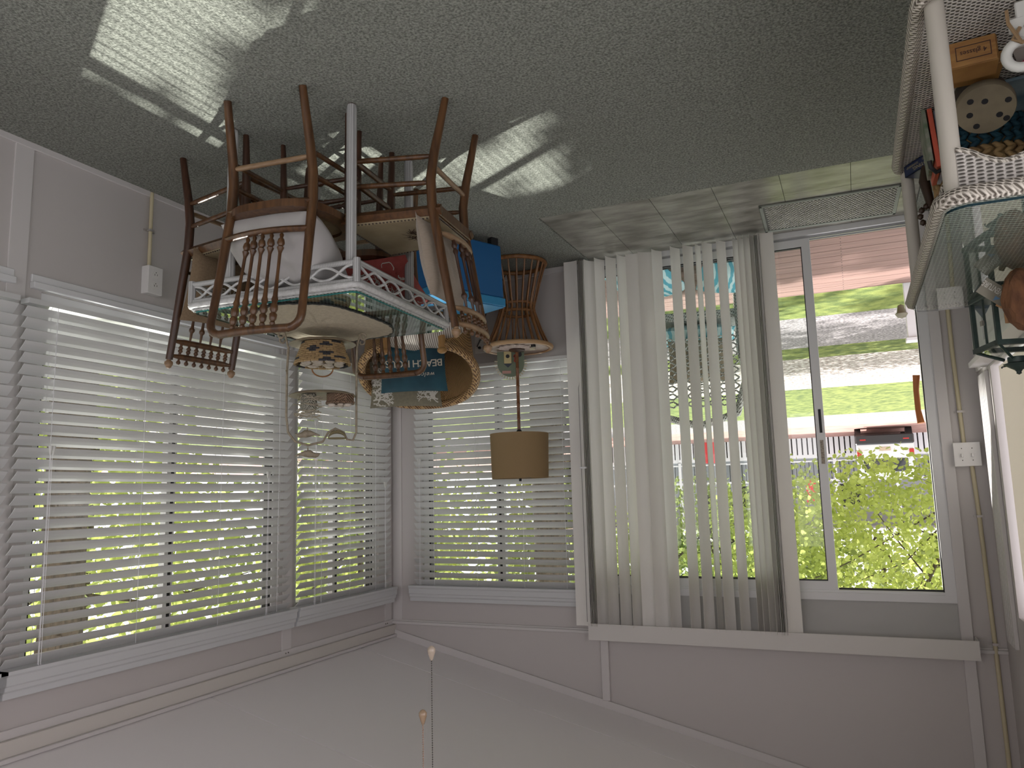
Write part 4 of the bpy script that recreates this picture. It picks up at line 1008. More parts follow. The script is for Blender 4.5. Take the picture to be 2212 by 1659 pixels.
# books and papers
nb = thing('book', 'thick navy seamanship book jutting over the far shelf edge', 'book', (-3.240,-1.80,SH), math.radians(57))
NAVY = mat('navy_cover', (.008,.016,.055), .4); PAGE = mat('pages', (.55,.53,.5), .8)
obj('pages', B(((-.185,-.112,.004),(-.002,.108,.034))), PAGE, nb)
obj('cover', B(((-.19,-.118,.0),(.0,.114,.004)), ((-.19,-.118,.034),(.0,.114,.038)), ((-.004,-.118,.0),(.0,.114,.038)), ((-.19,-.118,0),(.0,-.114,.038))), NAVY, nb, bevel=.001)
GOLD = mat('gold_print', (.35,.30,.16), .5)
obj('lettering', text_bm('PILOTING,', .020, wf=lambda c_: Vector((-.085+c_.x, -.1184, .025+c_.y*.75)), bold=.0002), GOLD, nb)
obj('lettering', text_bm('SEAMANSHIP', .0105, wf=lambda c_: Vector((-.040+c_.x*.9, -.1184, .0125+c_.y))), GOLD, nb)
obj('lettering', text_bm('BOAT HANDLING', .0095, wf=lambda c_: Vector((-.120+c_.x*.9, -.1184, .011+c_.y))), GOLD, nb)
obj('lettering', text_bm('CHAPMAN', .034, wf=lambda c_: Vector((-.095+c_.x, -.03+c_.y, .0384)), bold=.0004), mat('print_white2', (.6,.6,.62), .6), nb)
def mag(x, y, h, wd, ln, m, rz, lean, label):
    o = obj('magazine', B(((-wd/2,-.0,0),(wd/2,ln,h))), m, bevel=.001); o.location = (x,y,SH); o.rotation_euler = (0,math.radians(lean),math.radians(rz)); tag(o, label, 'magazine'); return o
mag(-3.168,-2.27,.150,.010,.15,mat('mag_green', (.06,.10,.05), .5, (.25,.24,.2), ns=30),2,-3,'green and white magazine at the room-side edge of the wicker shelf')
mag(-3.183,-2.27,.168,.012,.15,mat('mag_orange', (.42,.07,.035), .5),0,-3,'orange-red magazine standing behind the green one')
mag(-3.199,-2.25,.160,.010,.15,mat('mag_white', (.50,.50,.52), .4, (.10,.20,.35), ns=9),0,-3,'white and blue glossy magazine beside the orange one')
bm = bmesh.new(); tube(bm, [(-3.205,-2.25,SH+.170),(-3.185,-2.255,SH+.178),(-3.172,-2.265,SH+.165),(-3.170,-2.27,SH+.148)], .006, 8)
tag(obj('black_hook', bm, GASK, smooth=True), 'curved black hook resting over the upright magazines', 'hook')
DKB = mat('bronze_dark', (.035,.018,.010), .5)
bm = bmesh.new(); OX = -.036
tube(bm, [(-3.158,-1.935,SH+.04),(-3.150,-1.95,SH+.09),(-3.158,-1.96,SH+.16)], [.012,.016,.012], 8)
for i in range(9):
    a = 2*PI*i/9; blob(bm, (-3.150+.022*math.cos(a), -1.965, SH+.205+.030*math.sin(a)), (.010,.008,.011), sub=1)
tube(bm, [(-3.158,-1.96,SH+.16),(-3.156,-1.962,SH+.18)], .012, 8)
for v in bm.verts: v.co.x += OX
tag(obj('carved_ring', bm, DKB, smooth=True), 'dark carved wooden loop standing on the navy book', 'ornament')
bo = obj('booklet', B(((-.05,-.07,0),(.05,.07,.004))), mat('booklet_white', (.50,.46,.42), .6), bevel=.001); bo.location = (-3.405,-2.46,SH+.0); bo.rotation_euler = (0,0,.3); tag(bo, 'white booklet lying at the wall side of the wicker shelf', 'booklet')
pk2 = obj('paper_slip', B(((-.035,-.04,0),(.03,.04,.003))), mat('pink_paper', (.45,.02,.09), .6)); pk2.location = (-3.40,-2.44,SH+.005); pk2.rotation_euler = (0,0,-.4); tag(pk2, 'bright pink slip of paper on the white booklet', 'paper')
mg = obj('magazine', B(((-.08,-.10,0),(.08,.10,.008))), mat('mag_teal', (.07,.14,.19), .4, (.28,.36,.40), ns=9), bevel=.001); mg.location = (-3.42,-2.26,SH); mg.rotation_euler = (0,0,.1); tag(mg, 'teal glossy magazine lying flat by the wall behind the basket', 'magazine')
# white rope-tied float ornaments at the near end
an = thing('rope_float', 'white wooden anchor ornament tied with rope at the near shelf end', 'ornament', (-3.345,-2.715,SH), math.radians(10))
WP = mat('ornament_white', (.60,.60,.57), .6)
obj('crossbar', B(((-.05,-.01,.035),(.05,.012,.062))), WP, an, bevel=.003)
obj('shank', B(((.012,-.009,.0),(.035,.010,.09))), WP, an, bevel=.003)
bm = bmesh.new(); tube(bm, [(.03+.030*math.cos(2*PI*i/20), 0, .115+.030*math.sin(2*PI*i/20)) for i in range(20)], .011, 8, closed=True); obj('ring', bm, WP, an, smooth=True)
bm = bmesh.new(); tube(bm, [(.02,-.014,.06),(.01,-.018,.085),(.03,-.018,.10),(.045,-.014,.085),(.03,-.014,.062)], .004, 6); tube(bm, [(.03,-.018,.10),(.05,-.02,.05),(.05,-.02,.02)], .004, 6); obj('rope', bm, mat('rope_tan', (.26,.17,.09), .9), an, smooth=True)

# ---- lantern on the glass
LN = Vector((-3.372,-1.955,.906))
ln_ = thing('lantern', 'dark green metal and glass lantern with open door on the glass shelf top', 'lantern', LN, math.radians(-14))
GM = mat('lantern_green', (.018,.034,.030), .45, (.03,.055,.048), ns=30); a_ = .075; Hh = .150
obj('base', B(((-a_-.008,-a_-.008,0),(a_+.008,a_+.008,.016))), GM, ln_, bevel=.003)
for sx in (-1,1):
    for sy in (-1,1): obj('corner_bar', B(((sx*a_-.006,sy*a_-.006,.016),(sx*a_+.006,sy*a_+.006,Hh))), GM, ln_)
obj('top_frame', B(((-a_-.008,-a_-.008,Hh),(a_+.008,-a_+.010,Hh+.014)), ((-a_-.008,a_-.010,Hh),(a_+.008,a_+.008,Hh+.014)), ((-a_-.008,-a_,Hh),(-a_+.010,a_,Hh+.014)), ((a_-.010,-a_,Hh),(a_+.008,a_,Hh+.014))), GM, ln_)
for sx in (-1,1): obj('glazing_bar', B(((sx*a_-.003,-.003,.016),(sx*a_+.003,.003,Hh))), GM, ln_)
for d in ((0,1),(1,0),(-1,0)):
    bm = bmesh.new()
    if d[0] == 0: box(bm, (-a_,d[1]*a_-.001,.016), (a_,d[1]*a_+.001,Hh))
    else: box(bm, (d[0]*a_-.001,-a_,.016), (d[0]*a_+.001,a_,Hh))
    obj('pane', bm, GLASSW, ln_)
for sx, sy in ((-1,-1),(1,-1),(1,1),(-1,1)):
    bm = bmesh.new(); tube(bm, [(sx*a_,sy*a_,Hh+.012),(sx*.024,sy*.024,Hh+.045)], .005, 4); obj('hood_bar', bm, GM, ln_)
dr = obj('lantern_door', B(((-.004,-.135,.018),(.004,-.123,Hh)), ((-.004,-.012,.018),(.004,0,Hh)), ((-.004,-.123,.018),(.004,-.012,.030)), ((-.004,-.123,Hh-.012),(.004,-.012,Hh))), GM, ln_); dr.location = (-a_,-a_,0); dr.rotation_euler = (0,0,math.radians(12))
obj('pane', B(((-.001,-.123,.030),(.001,-.012,Hh-.012))), GLASSW, dr)
bm = bmesh.new(); q = [bm.verts.new((sx*a_,sy*a_,Hh+.012)) for sx,sy in ((-1,-1),(1,-1),(1,1),(-1,1))]; q2 = [bm.verts.new((sx*.024,sy*.024,Hh+.045)) for sx,sy in ((-1,-1),(1,-1),(1,1),(-1,1))]
for i in range(4): bm.faces.new((q[i],q[(i+1)%4],q2[(i+1)%4],q2[i]))
obj('hood_pane', bm, GLASSW, ln_)
bm = bmesh.new(); lathe(bm, [(.025,Hh+.040),(.025,Hh+.056),(.038,Hh+.060),(.020,Hh+.072),(.010,Hh+.078),(.006,Hh+.084),(.007,Hh+.088),(.0001,Hh+.092)], 16, cap=False); obj('cap', bm, GM, ln_, smooth=True)
obj('bail', T(([(.035*math.cos(a)-.0, .02+.02*math.sin(a), Hh+.068-.008*math.sin(a)) for a in [PI*i/12 for i in range(13)]],.002), seg=6), GM, ln_, smooth=True)
obj('latch', B(((a_+.006,-.012,.08),(a_+.012,.004,.095))), mat('latch', (.35,.33,.3), .3, metal=1), ln_)
LM = Matrix.Translation(LN) @ Matrix.Rotation(math.radians(-14),4,'Z')
BARK = mat('palm_fibre', (.17,.075,.032), .9, (.085,.035,.016), ns=40, bump=.5, bs=80, stretch=(1,1,.4))
bm = bmesh.new(); blob(bm, Vector((-3.350,-2.235,.906+.080)), (.046,.042,.082), sub=3)
rr = random.Random(4)
for v in bm.verts: v.co += Vector((rr.uniform(-1,1),rr.uniform(-1,1),rr.uniform(-1,1)))*.0035
tag(obj('palm_husk', bm, BARK), 'shaggy brown palm-fibre husk standing before the open green lantern', 'ornament')
bm = bmesh.new(); tube(bm, [Vector((-3.325,-2.15,.906))+Vector(p)+Vector((.03,.045,-.03)) for p in ((-.028,-.052,.05),(-.040,-.056,.075),(-.036,-.056,.10),(-.03,-.056,.13),(-.028,-.055,.155))], [.007,.011,.011,.008,.005], 8); tube(bm, [Vector((-3.325,-2.15,.906))+Vector(p)+Vector((.03,.045,-.03)) for p in ((-.036,-.056,.10),(-.02,-.058,.108),(-.008,-.058,.100))], [.009,.008,.006], 8)
tag(obj('driftwood_sprig', bm, mat('sprig', (.34,.19,.09), .8), smooth=True), 'smooth tan driftwood fork leaning on the palm-fibre husk', 'ornament')
tg = thing('hanging_tag', 'grey tag printed with white capitals leaning on the palm-fibre husk', 'tag', Vector((-3.298,-2.185,.945)), 0); tg.rotation_euler = (math.radians(-14),math.radians(38),math.radians(-14)); tg.scale = (.8,.8,.8)
obj('card', B(((-.045,-.002,-.025),(.045,.002,.032))), mat('tag_grey', (.20,.185,.14), .6), tg, bevel=.0008)
obj('lettering', text_bm('ADVENTURE', .021, wf=lambda c_: Vector((c_.x*.76, -.0026, c_.y*1.3-.006)), bold=.0002), WHITEP, tg)
obj('sail_print', (lambda bm: (prism(bm, [(-.03,.012),(-.012,.012),(-.014,.029)], .0022, .0026, Matrix.Rotation(PI/2,4,'X')), bm)[1])(bmesh.new()), mat('sail_blue', (.10,.20,.32), .6), tg)
sb = obj('sailboat', (lambda bm: (prism(bm, [(-.030,0),(.032,0),(.0,.055)], -.004, .004, Matrix.Rotation(PI/2,4,'X')), bm)[1])(bmesh.new()), mat('boat_navy', (.02,.06,.10), .5)); sb.location = (-3.31,-1.88,.906); tag(sb, 'small navy sailboat cut-out at the far side of the lantern', 'ornament')
bt = bmesh.new(); lathe(bt, [(.0001,0),(.032,.0),(.036,.02),(.036,.25),(.03,.285),(.014,.30),(.0001,.30)], 20, cap=False)
bo2 = obj('navy_bottle', bt, mat('navy_glass', (.006,.008,.04), .25), smooth=True); bo2.location = (-3.455,-2.00,.906); tag(bo2, 'navy blue rounded vessel behind the lantern at the wall', 'vase')

# ---- ceiling fan (above the frame) and its pull chains
fan = thing('ceiling_fan', 'white ceiling fan overhead whose pull chains hang into view', 'fan', (-2.035,-3.05,2.42))
obj('rod', B(((-.012,-.012,.10),(.012,.012,ceil_z(-2.035)-2.425))), ALU, fan)
bm = bmesh.new(); lathe(bm, [(.0001,-.09),(.05,-.085),(.09,-.03),(.10,.03),(.06,.10),(.0001,.11)], 24, cap=False); obj('motor', bm, ALU, fan, smooth=True)
for i in range(5):
    a = 2*PI*i/5+.3; obj('blade', B(((.09,-.055,.0),(.60,.055,.008)), M=Matrix.Rotation(a,4,'Z') @ Matrix.Rotation(.18,4,'X')), TRIM, fan)
def chain(x, y, zk, label, m):
    t = thing('pull_chain', label, 'pull chain', (x,y,zk), 0, None)
    bm = bmesh.new(); z = .030; top = 2.33-zk
    while z < top: blob(bm, (0,0,z), (.0016,.0016,.0016), sub=1); z += .0048
    tube(bm, [(0,0,.028),(0,0,top)], .0005, 4)
    obj('bead_chain', bm, m, t)['kind'] = 'stuff'
    bm = bmesh.new(); lathe(bm, [(.0001,-.003),(.005,-.001),(.0085,.004),(.0085,.010),(.0055,.020),(.003,.027),(.0001,.029)], 14, cap=False); return t, obj('knob', bm, mat('knob_'+m.name, (.36,.30,.24) if 'dark' in m.name else (.28,.20,.13), .25), t, smooth=True)
chain(-2.045,-3.03,1.775,'upper fan pull chain ending in a clear and amber teardrop knob', mat('chain_dark', (.06,.055,.05), .4, metal=.5))
chain(-2.031,-3.045,1.905,'lower fan pull chain ending in a brown wooden acorn knob', mat('chain_brass', (.30,.18,.13), .4, metal=.5))

# ================================================================== OUTSIDE
GZ = -.5
def ground(name, y0, y1, m, z=GZ, x0=-40, x1=45):
    return struct(name, B(((x0,y0,z-.3),(x1,y1,z))), m)
GRASS = mat('grass', (.055,.085,.012), .95, (.155,.19,.04), ns=7, nd=12, bump=1, bs=60, fac=(.38,.62))
GRAVEL = mat('gravel', (.13,.12,.127), .95, (.30,.28,.29), ns=30, nd=12, bump=1, bs=90, fac=(.42,.6))
LITTER = mat('leaf_litter', (.20,.165,.15), .95, (.46,.43,.42), ns=16, nd=12, bump=1, bs=50, fac=(.44,.56))
DIRT = mat('red_dirt', (.26,.14,.12), .95, (.34,.20,.17), ns=2, nd=6)
ground('lawn_near_door', .1, 4.9, GRASS); ground('gravel_drive', 4.9, 7.0, GRAVEL); ground('lawn_strip', 7.0, 8.0, GRASS)
ground('leafy_verge', 8.0, 12.0, LITTER); ground('lawn_far', 12.0, 18.6, GRASS); ground('road', 18.6, 22.8, GRAVEL); ground('dirt_verge', 22.8, 60, DIRT)
ground('lawn_beside_house', -40, .1, mat('neutral_bounce_ground', (.26,.20,.19), .95, (.40,.33,.32), ns=6, nd=8), x0=.1); ground('yard_behind', -40, .1, mat('pale_bounce_ground', (.50,.46,.50), .95, (.62,.58,.62), ns=12), x0=-40, x1=LX-.1)  # unseen yard made pale to bounce light in; side ground tinted against green bounce
struct('foundation', B(((LX-.1,FY-.1,GZ),(.1,.1,-.12))), TRIM)
# blades of grass tufts, real relief on the near lawn
def leaves(name, n, place, size, m, parent=None, label=None, cat=None, seed=1, group=None, droop=0.3, elong=1.15):
    rg = np.random.default_rng(seed)
    P = place(rg, n); n = len(P)
    nrm = rg.normal(size=(n,3)); nrm[:,2] += droop; nrm /= np.linalg.norm(nrm, axis=1)[:,None]
    t = np.cross(nrm, rg.normal(size=(n,3))); t /= np.linalg.norm(t, axis=1)[:,None]; b = np.cross(nrm, t)
    sz = size*rg.uniform(.65,1.3,n)[:,None]
    sh = [(0,1*elong),(.62,.55),(.72,-.15),(.40,-.72),(-.40,-.72),(-.72,-.15),(-.62,.55)]
    V = np.stack([P + sz*.5*(x*t + y*b) for x, y in sh], axis=1).reshape(-1,3)
    me = bpy.data.meshes.new(name); k_ = len(sh)
    me.vertices.add(len(V)); me.vertices.foreach_set('co', V.ravel())
    me.loops.add(n*k_); me.loops.foreach_set('vertex_index', np.arange(n*k_, dtype=np.int32))
    me.polygons.add(n); me.polygons.foreach_set('loop_start', np.arange(0, n*k_, k_, dtype=np.int32))
    me.update(calc_edges=True); me.validate(); me.materials.append(m)
    o = bpy.data.objects.new(name, me); COL.objects.link(o); o['kind'] = 'stuff'
    if parent: o.parent = parent
    return o
def leafmat(name, c1_, c2_, tr=.55):
    if name in MATS: return MATS[name]
    m = mat(name, c1_, .32, c2_, ns=3.5, nd=4, trans=tr); return m
LF1 = leafmat('leaf_lime', (.16,.22,.04), (.55,.62,.18)); LF2 = leafmat('leaf_mid', (.09,.14,.04), (.34,.40,.13)); LF3 = leafmat('leaf_deep', (.05,.10,.02), (.20,.30,.06))
BARKM = mat('tree_bark', (.11,.085,.06), .95, (.045,.035,.025), ns=10, nd=6, bump=.6, bs=20, stretch=(3,3,.5))
def crown(c, r, hollow=.5):
    def f(rg, n):
        d = rg.normal(size=(n,3)); d /= np.linalg.norm(d, axis=1)[:,None]
        q = rg.uniform(hollow,1,n)[:,None]**.7
        lump = (1+.18*np.sin(5*d[:,0]*r[0]+c[0])*np.cos(4*d[:,2]*r[2]))[:,None]
        return np.array(c)+d*q*lump*np.array(r)
    return f
def tree(label, base, c, r, n, size, m, seed, group=None, tr=.12, branches=6, low=None, tname='tree'):
    t = thing(tname, label, 'tree', (0,0,0), 0, group); rr = random.Random(seed)
    b0 = Vector((base[0],base[1],GZ)); top = Vector(c)
    bm = bmesh.new(); tube(bm, [b0, b0.lerp(top,.4)+Vector((.1,.05,0)), top], [tr,tr*.75,tr*.3], 9); obj('trunk', bm, BARKM, t, smooth=True)
    bm = bmesh.new()
    for i in range(branches):
        s_ = b0.lerp(top, rr.uniform(.45,.95)); e = Vector(c)+Vector((rr.uniform(-1,1)*r[0], rr.uniform(-1,1)*r[1], rr.uniform(-.9,.7)*r[2]))
        mid = s_.lerp(e,.5)+Vector((rr.uniform(-.2,.2),rr.uniform(-.2,.2),rr.uniform(0,.3))); tube(bm, [s_,mid,e], [tr*.25,tr*.15,tr*.05], 5)
        for q in range(2):
            p = mid.lerp(e, rr.uniform(.1,.8)); tube(bm, [p, p+Vector((rr.uniform(-1,1),rr.uniform(-.5,.5),rr.uniform(-.4,.4)))*r[0]*.3], [tr*.08,tr*.03], 4)
    obj('branches', bm, BARKM, t)
    fn = crown(c, r)
    if low is not None:
        g = fn; fn = lambda rg, n: (lambda P: P[P[:,2] > low(P[:,0])+rg.uniform(-.15,.15,len(P))])(g(rg, n))
    leaves('foliage', n, fn, size, m, t, seed=seed); return t
# tree hanging into the door view
tree('lime-leaved tree whose branches fill the upper part of the open doorway', (-5.6,8.6), (-3.4,8.0,3.5), (2.9,1.9,2.9), 27000, .075, LF1, 21, tr=.06, branches=14, low=lambda x: 1.02+.0*x)
tree('darker tree seen through the fixed glass behind the vertical blind', (-.2,10.5), (-.6,10.0,4.0), (3.4,2.0,2.9), 19000, .085, LF2, 22, tr=.10, branches=8)
GB = 'tall trees closing the view beyond the neighbouring house'
for i, (x, y, zc, rx, rz_) in enumerate(((-12,43,6,6,8),(-4,46,8,6.5,10),(4,43,7,6,9),(13.5,42,6,6,8),(20,29,6,6,7),(-21,33,6,6,7))):
    tree(('hazy tree far left beyond the white mobile home','hazy green tree behind the car and the lime branches','hazy tree showing behind the fixed door glass','hazy tree showing far behind the drum lamp blind','hazy tree at the far right beyond the road','hazy tree beyond the left end of the road')[i], (x,y), (x,y,zc), (rx,3.2,rz_), 5200, .48, (LF2,LF1,LF3)[i%3], 30+i, GB, tr=.3, branches=5)
GS = 'leafy trees outside the side windows'
for i, (x, y, zc, rx, rz_) in enumerate(((6.5,-5.5,2.6,2.0,3.3),(7.5,-1.5,3.0,2.2,3.5),(6.5,2.6,2.8,2.2,3.4),(5.0,6.8,3.0,2.6,3.6),(12,-8,4,3.5,5),(13,0,4,3.5,5),(12,7,4,3.5,5))):
    tree(('green tree outside the near end of the side wall','green tree behind the near half of the wide side blind','green tree behind the far half of the wide side blind','green tree outside the narrow side blind','taller tree behind the near side-wall trees','taller tree behind the middle side-wall trees','taller tree behind the far side-wall trees')[i], (x,y), (x,y,zc), (rx,2.4,rz_), 4600 if i < 4 else 3200, .13 if i < 4 else .24, (LF1,LF2)[i%2], 50+i, GS, tr=.12)
for x, y, lab in ((4.0,.56,'ridged palm trunk glimpsed through the wide side blind'),(.38,4.0,'ridged palm trunk glimpsed through the blind behind the drum lamp')):
    t = thing('palm_tree', lab, 'tree', (x,y,GZ)); bm = bmesh.new(); tube(bm, [(0,0,0),(.03,0,2),(0,.03,4.5),(.05,0,7)], [.22,.19,.17,.16], 14); obj('trunk', bm, BARKM, t, smooth=True)
    bm = bmesh.new(); rr = random.Random(int(x*10))
    for i in range(90):
        a = rr.uniform(0,2*PI); z = rr.uniform(0,6.8); rr_ = .19-.004*z; tube(bm, [(rr_*math.cos(a),rr_*math.sin(a),z),((rr_+.035)*math.cos(a),(rr_+.035)*math.sin(a),z+.16)], [.03,.008], 4)
    obj('boots', bm, BARKM, t)['kind'] = 'stuff'
# unseen leaf clusters high towards the sun, gaps shaped by LIT for dappled light
LIT = [(-.80,-2.90,.26,.14),(-1.05,-3.05,.26,.13),(-1.32,-3.22,.22,.13),(-.74,-2.36,.16,.07),(-.85,-2.05,.36,.28),(-1.08,-1.98,.36,.32),(-1.30,-2.12,.10,.06),(-1.68,-1.72,.12,.14),(-1.50,-1.42,.20,.10),(-1.8,-.36,.30,.06),(-1.35,-2.36,.08,.05),(-1.30,-2.78,.05,.04),(-1.65,-2.55,.10,.10),(-1.9,-2.2,.08,.12),(-1.55,-2.95,.06,.06),(-1.75,-1.05,.08,.12),(-.95,-1.0,.06,.05)]
def canopy(rg, n):
    out_ = []
    def cl(fx, fy, r, m_):
        h = rg.uniform(6.8,8.6); c = np.array([fx+h/.98, fy+h/.98*.57, h])
        d = rg.normal(size=(m_,3)); d /= np.linalg.norm(d,axis=1)[:,None]; d *= rg.uniform(.1,1,m_)[:,None]**.5
        out_.extend(list(c+d*np.array([r,r,.25])))
    for k_ in range(1500):
        fx, fy = rg.uniform(-4.4,1.2), rg.uniform(-5,1.2)
        if any(((fx-a)/(ra+.13))**2+((fy-b_)/(rb+.12))**2 < 1 for a,b_,ra,rb in LIT): continue
        cl(fx, fy, .20, 20)
    for k_ in range(95):
        fx, fy = rg.uniform(-6.5,4.5), rg.uniform(1.0,10.5)
        if rg.random() < .25: continue
        cl(fx, fy, .45, 60)
    return np.array(out_)
ct = thing('shade_tree', 'tall spreading shade tree beyond the side windows, unseen crown shaped for dappled sun', 'tree', (0,0,0))
bm = bmesh.new(); tube(bm, [(10.5,-1.0,GZ),(10.3,.5,4),(9.2,2.0,7.5)], [.35,.28,.12], 10); obj('trunk', bm, BARKM, ct, smooth=True)
leaves('foliage', 19000, canopy, .16, LF2, ct, seed=5, droop=1.2)

# deck
deck = thing('deck', 'reddish-brown timber deck outside the glass door', 'deck', (0,0,-.05))
DECKM = mat('deck_board', (.15,.088,.076), .7, (.20,.118,.10), ns=3, nd=6, stretch=(.6,8,1), bump=.05)
y = .13; i = 0
while y < 1.80:
    o = obj('board', B(((-4.6,y,-.03),(1.4,y+.134,0))), DECKM, deck); y += .140; i += 1
obj('fascia', B(((-4.6,1.80,-.20),(1.4,1.825,.0))), DECKM, deck)
obj('joists', B(*[((x,.12,-.2),(x+.04,1.8,-.03)) for x in np.arange(-4.5,1.4,.45)], *[((x,.2,-.45),(x+.09,.29,-.2)) for x in (-4.5,-2.6,-.7,1.2)], *[((x,1.65,-.45),(x+.09,1.74,-.2)) for x in (-4.5,-2.6,-.7,1.2)]), OAKD, deck)
bm = bmesh.new()
for j in range(12):
    for x in (-2.95,-1.9): blob(bm, (x,.165+.14*j,.0005), (.004,.004,.002), sub=1); blob(bm, (x,.235+.14*j,.0005), (.004,.004,.002), sub=1)
obj('deck_screws', bm, GASK, deck)['kind'] = 'stuff'
np_ = thing('post', 'short white post with a hooded solar lamp at the deck edge', 'post', (-3.40,1.90,GZ))
obj('shaft', B(((-.035,-.03,0),(.035,.04,.86))), ALU, np_, bevel=.003); obj('cap', B(((-.05,-.045,.86),(.05,.055,.89))), ALU, np_, bevel=.004)
sl = obj('lamp', (lambda bm: (lathe(bm, [(.0001,.60),(.022,.61),(.030,.66),(.045,.675),(.03,.70),(.0001,.71)], 12, Matrix.Translation((.065,-.03,0)), cap=False), bm)[1])(bmesh.new()), mat('lamp_bronze', (.12,.11,.07), .5), np_, smooth=True)

# white wicker armchair on the deck with turquoise cushions
wc = thing('wicker_armchair', 'white wicker armchair standing on the deck behind the vertical vanes', 'chair', (-1.93,1.10,-.05), math.radians(172))
DW2 = weave('deck_wicker', (.50,.49,.46), (.10,.09,.08), 260, 260, .2)
for s in (-1,1):
    for y in (-.26,.28):
        bm = bmesh.new(); tube(bm, [(s*.30,y,0),(s*.30,y,.42 if y<0 else .62)], .02, 8); obj('leg', bm, DW2, wc, smooth=True)
    bm = bmesh.new(); tube(bm, [(s*.30,-.27,.42),(s*.33,-.29,.60),(s*.34,-.2,.66),(s*.34,.1,.66),(s*.32,.30,.70)], .026, 8); obj('arm', bm, DW2, wc, smooth=True)
    bm = bmesh.new()
    for ph in (0,PI): tube(bm, [(s*.32,-.25+.52*i/24,.52+.09*math.sin(2*PI*3*i/24+ph)) for i in range(25)], .008, 5)
    obj('arm_lattice', bm, DW2, wc, smooth=True)
bm = bmesh.new()
tube(bm, [(-.30,.28,.3),(-.33,.31,.75),(-.25,.36,1.0),(0,.38,1.08),(.25,.36,1.0),(.33,.31,.75),(.30,.28,.3)], .028, 8); obj('back_frame', bm, DW2, wc, smooth=True)
bm = bmesh.new()
for i in range(9):
    for ph in (0,PI): tube(bm, [(-.28+.56*j/20, .335, .48+i*.055+.022*math.sin(2*PI*4*j/20+ph)) for j in range(21)], .006, 4)
obj('back_lattice', bm, DW2, wc, smooth=True)
obj('seat', B(((-.30,-.27,.26),(.30,.28,.32))), DW2, wc, bevel=.01)
TURQ = mat('turquoise_print', (.06,.30,.38), .7, (.45,.60,.62), kind='wave', ns=7, nd=5, fac=(.4,.6))
cu = obj('seat_cushion', pillow_bm(.56,.54,.14,12), TURQ, wc, smooth=True); cu.location = (0,0,.385)
pl = obj('back_cushion', pillow_bm(.40,.34,.12,12), mat('tan_pad', (.36,.28,.20), .8), wc, smooth=True); pl.location = (0,.20,.60); pl.rotation_euler = (math.radians(75),0,0)
for x, y, a, lab in ((-1.72,.52,.2,'turquoise patterned floor cushion on the deck nearer the drum lamp'),(-2.28,.62,-.3,'turquoise patterned floor cushion on the deck nearer the open doorway')):
    fc = obj('floor_cushion', pillow_bm(.44,.44,.17,12,pinch=-.02), TURQ, smooth=True); fc.location = (x,y,.045); fc.rotation_euler = (.12,0,a); tag(fc, lab, 'cushion')

# neighbouring mobile home with porch
hs = thing('neighbour_house', 'white mobile home with railed porch and red towel across the road', 'building', (0,0,0))
HG = GZ-.02; HWH = mat('siding_white', (.62,.64,.67), .7); HGR = mat('siding_grey', (.30,.31,.33), .8)
bm = bmesh.new()
for i in range(90): box(bm, (-9+i*.2,29.0,HG), (-9+i*.2+.15,29.04,.18))
obj('skirting', bm, HWH, hs)['kind'] = 'stuff'
obj('wall', B(((-9,30.6,HG),(9,36,3.1))), HGR, hs); obj('roof', B(((-9.4,28.6,3.1),(9.4,36.4,3.3))), HWH, hs)
obj('porch_floor', B(((-9,29.0,.18),(9,30.6,.32))), HWH, hs)
for x in (-9,-6.6,-4.4,-2.2,-.45,1.6,4,6.5,8.9): obj('porch_post', B(((x-.06,29.0,.3),(x+.06,29.12,3.1))), HWH, hs)
obj('handrail', B(((-9,29.02,1.18),(9,29.1,1.27)), ((-9,29.02,.42),(9,29.08,.48))), HWH, hs)
bm = bmesh.new()
for i in range(110): box(bm, (-9+i*.165,29.04,.45), (-9+i*.165+.03,29.07,1.2))
obj('balusters', bm, GASK, hs)['kind'] = 'stuff'
for x in (-7.5,-3.3,1.0,5.2):
    wn = obj('house_window', B(((x,30.55,1.3),(x+1.1,30.6,2.4))), HWH, hs); obj('pane', B(((x+.08,30.53,1.38),(x+1.02,30.55,2.32))), GASK, wn)
REDM = mat('red_cloth', (.50,.02,.025), .8)
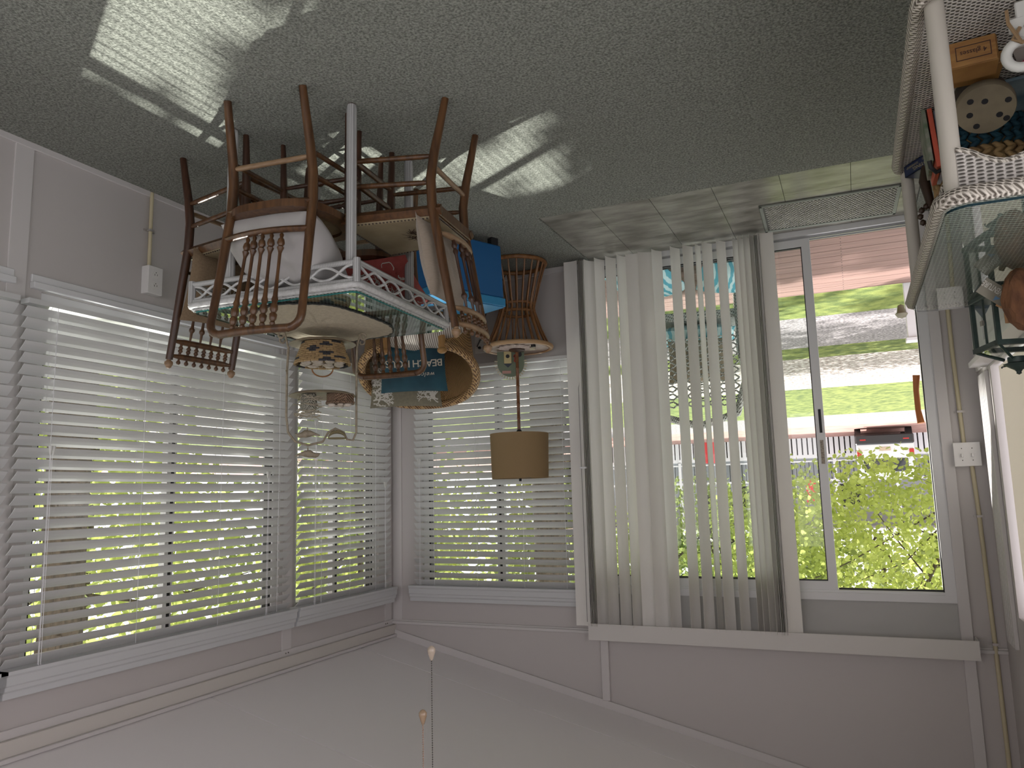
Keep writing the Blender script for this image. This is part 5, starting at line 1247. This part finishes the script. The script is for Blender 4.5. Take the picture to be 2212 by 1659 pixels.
tag(obj('towel', B(((-1.45,28.96,1.15),(-1.05,29.0,2.1))), REDM, bevel=.01), 'red towel hanging over the porch rail of the white mobile home', 'towel')
for x, z in ((2.4,.5),(.25,.55)): 
    o = tag(obj('planter', B(((x,28.7,HG),(x+.5,28.95,HG+.9))), REDM, bevel=.02), 'red planter box beside the skirting %s' % ('right of the towel' if x < 1 else 'furthest right along the porch'), 'planter')

# white car parked across the road, rear towards us
car = thing('car', 'white car parked across the road with its rear towards the house', 'car', (-3.90,24.4,GZ-.02))
CW = mat('car_white', (.62,.63,.64), .25); CB = mat('car_black', (.02,.022,.025), .4); CG = mat('car_glass', (.015,.02,.022), .05)
bm = bmesh.new(); prof = [(0,.62),(.02,.95),(.10,1.05),(.35,1.62),(.6,1.72),(2.6,1.70),(3.3,1.15),(4.3,1.0),(4.45,.62),(4.45,.35),(0,.35)]
A = [bm.verts.new((-.88,y,z)) for y,z in prof]; C = [bm.verts.new((.88,y,z)) for y,z in prof]; bm.faces.new(A); bm.faces.new(C[::-1])
for i in range(len(prof)): bm.faces.new((A[i],A[(i+1)%len(prof)],C[(i+1)%len(prof)],C[i]))
obj('body', bm, CW, car, bevel=.05)
obj('bumper', B(((-.90,-.08,.28),(.90,.2,.62))), CB, car, bevel=.04)
obj('rear_window', B(((-.68,-.005,1.08),(.68,.0,1.52)), M=Matrix.Translation((0,.09,.03)) @ Matrix.Rotation(0,4,'X')), CG, car)
for s in (-1,1):
    obj('tail_light', B(((s*.80-.07,-.03,.80),(s*.80+.07,.0,1.02))), mat('tail_red', (.4,.02,.02), .3), car, bevel=.01)
    obj('reflector', B(((s*.66-.09,-.09,.44),(s*.66+.09,-.08,.48))), MATS['tail_red'], car)
    for y in (.8,3.6):
        bm = bmesh.new(); lathe(bm, [(.18,-.1),(.33,-.1),(.33,.1),(.18,.1)], 20, Matrix.Translation((s*.80,y,.33)) @ Matrix.Rotation(PI/2,4,'Y')); obj('wheel', bm, CB, car, smooth=True)
obj('number_plate', B(((-.17,-.015,.72),(.17,.0,.84))), mat('plate_tan', (.45,.38,.28), .6), car)
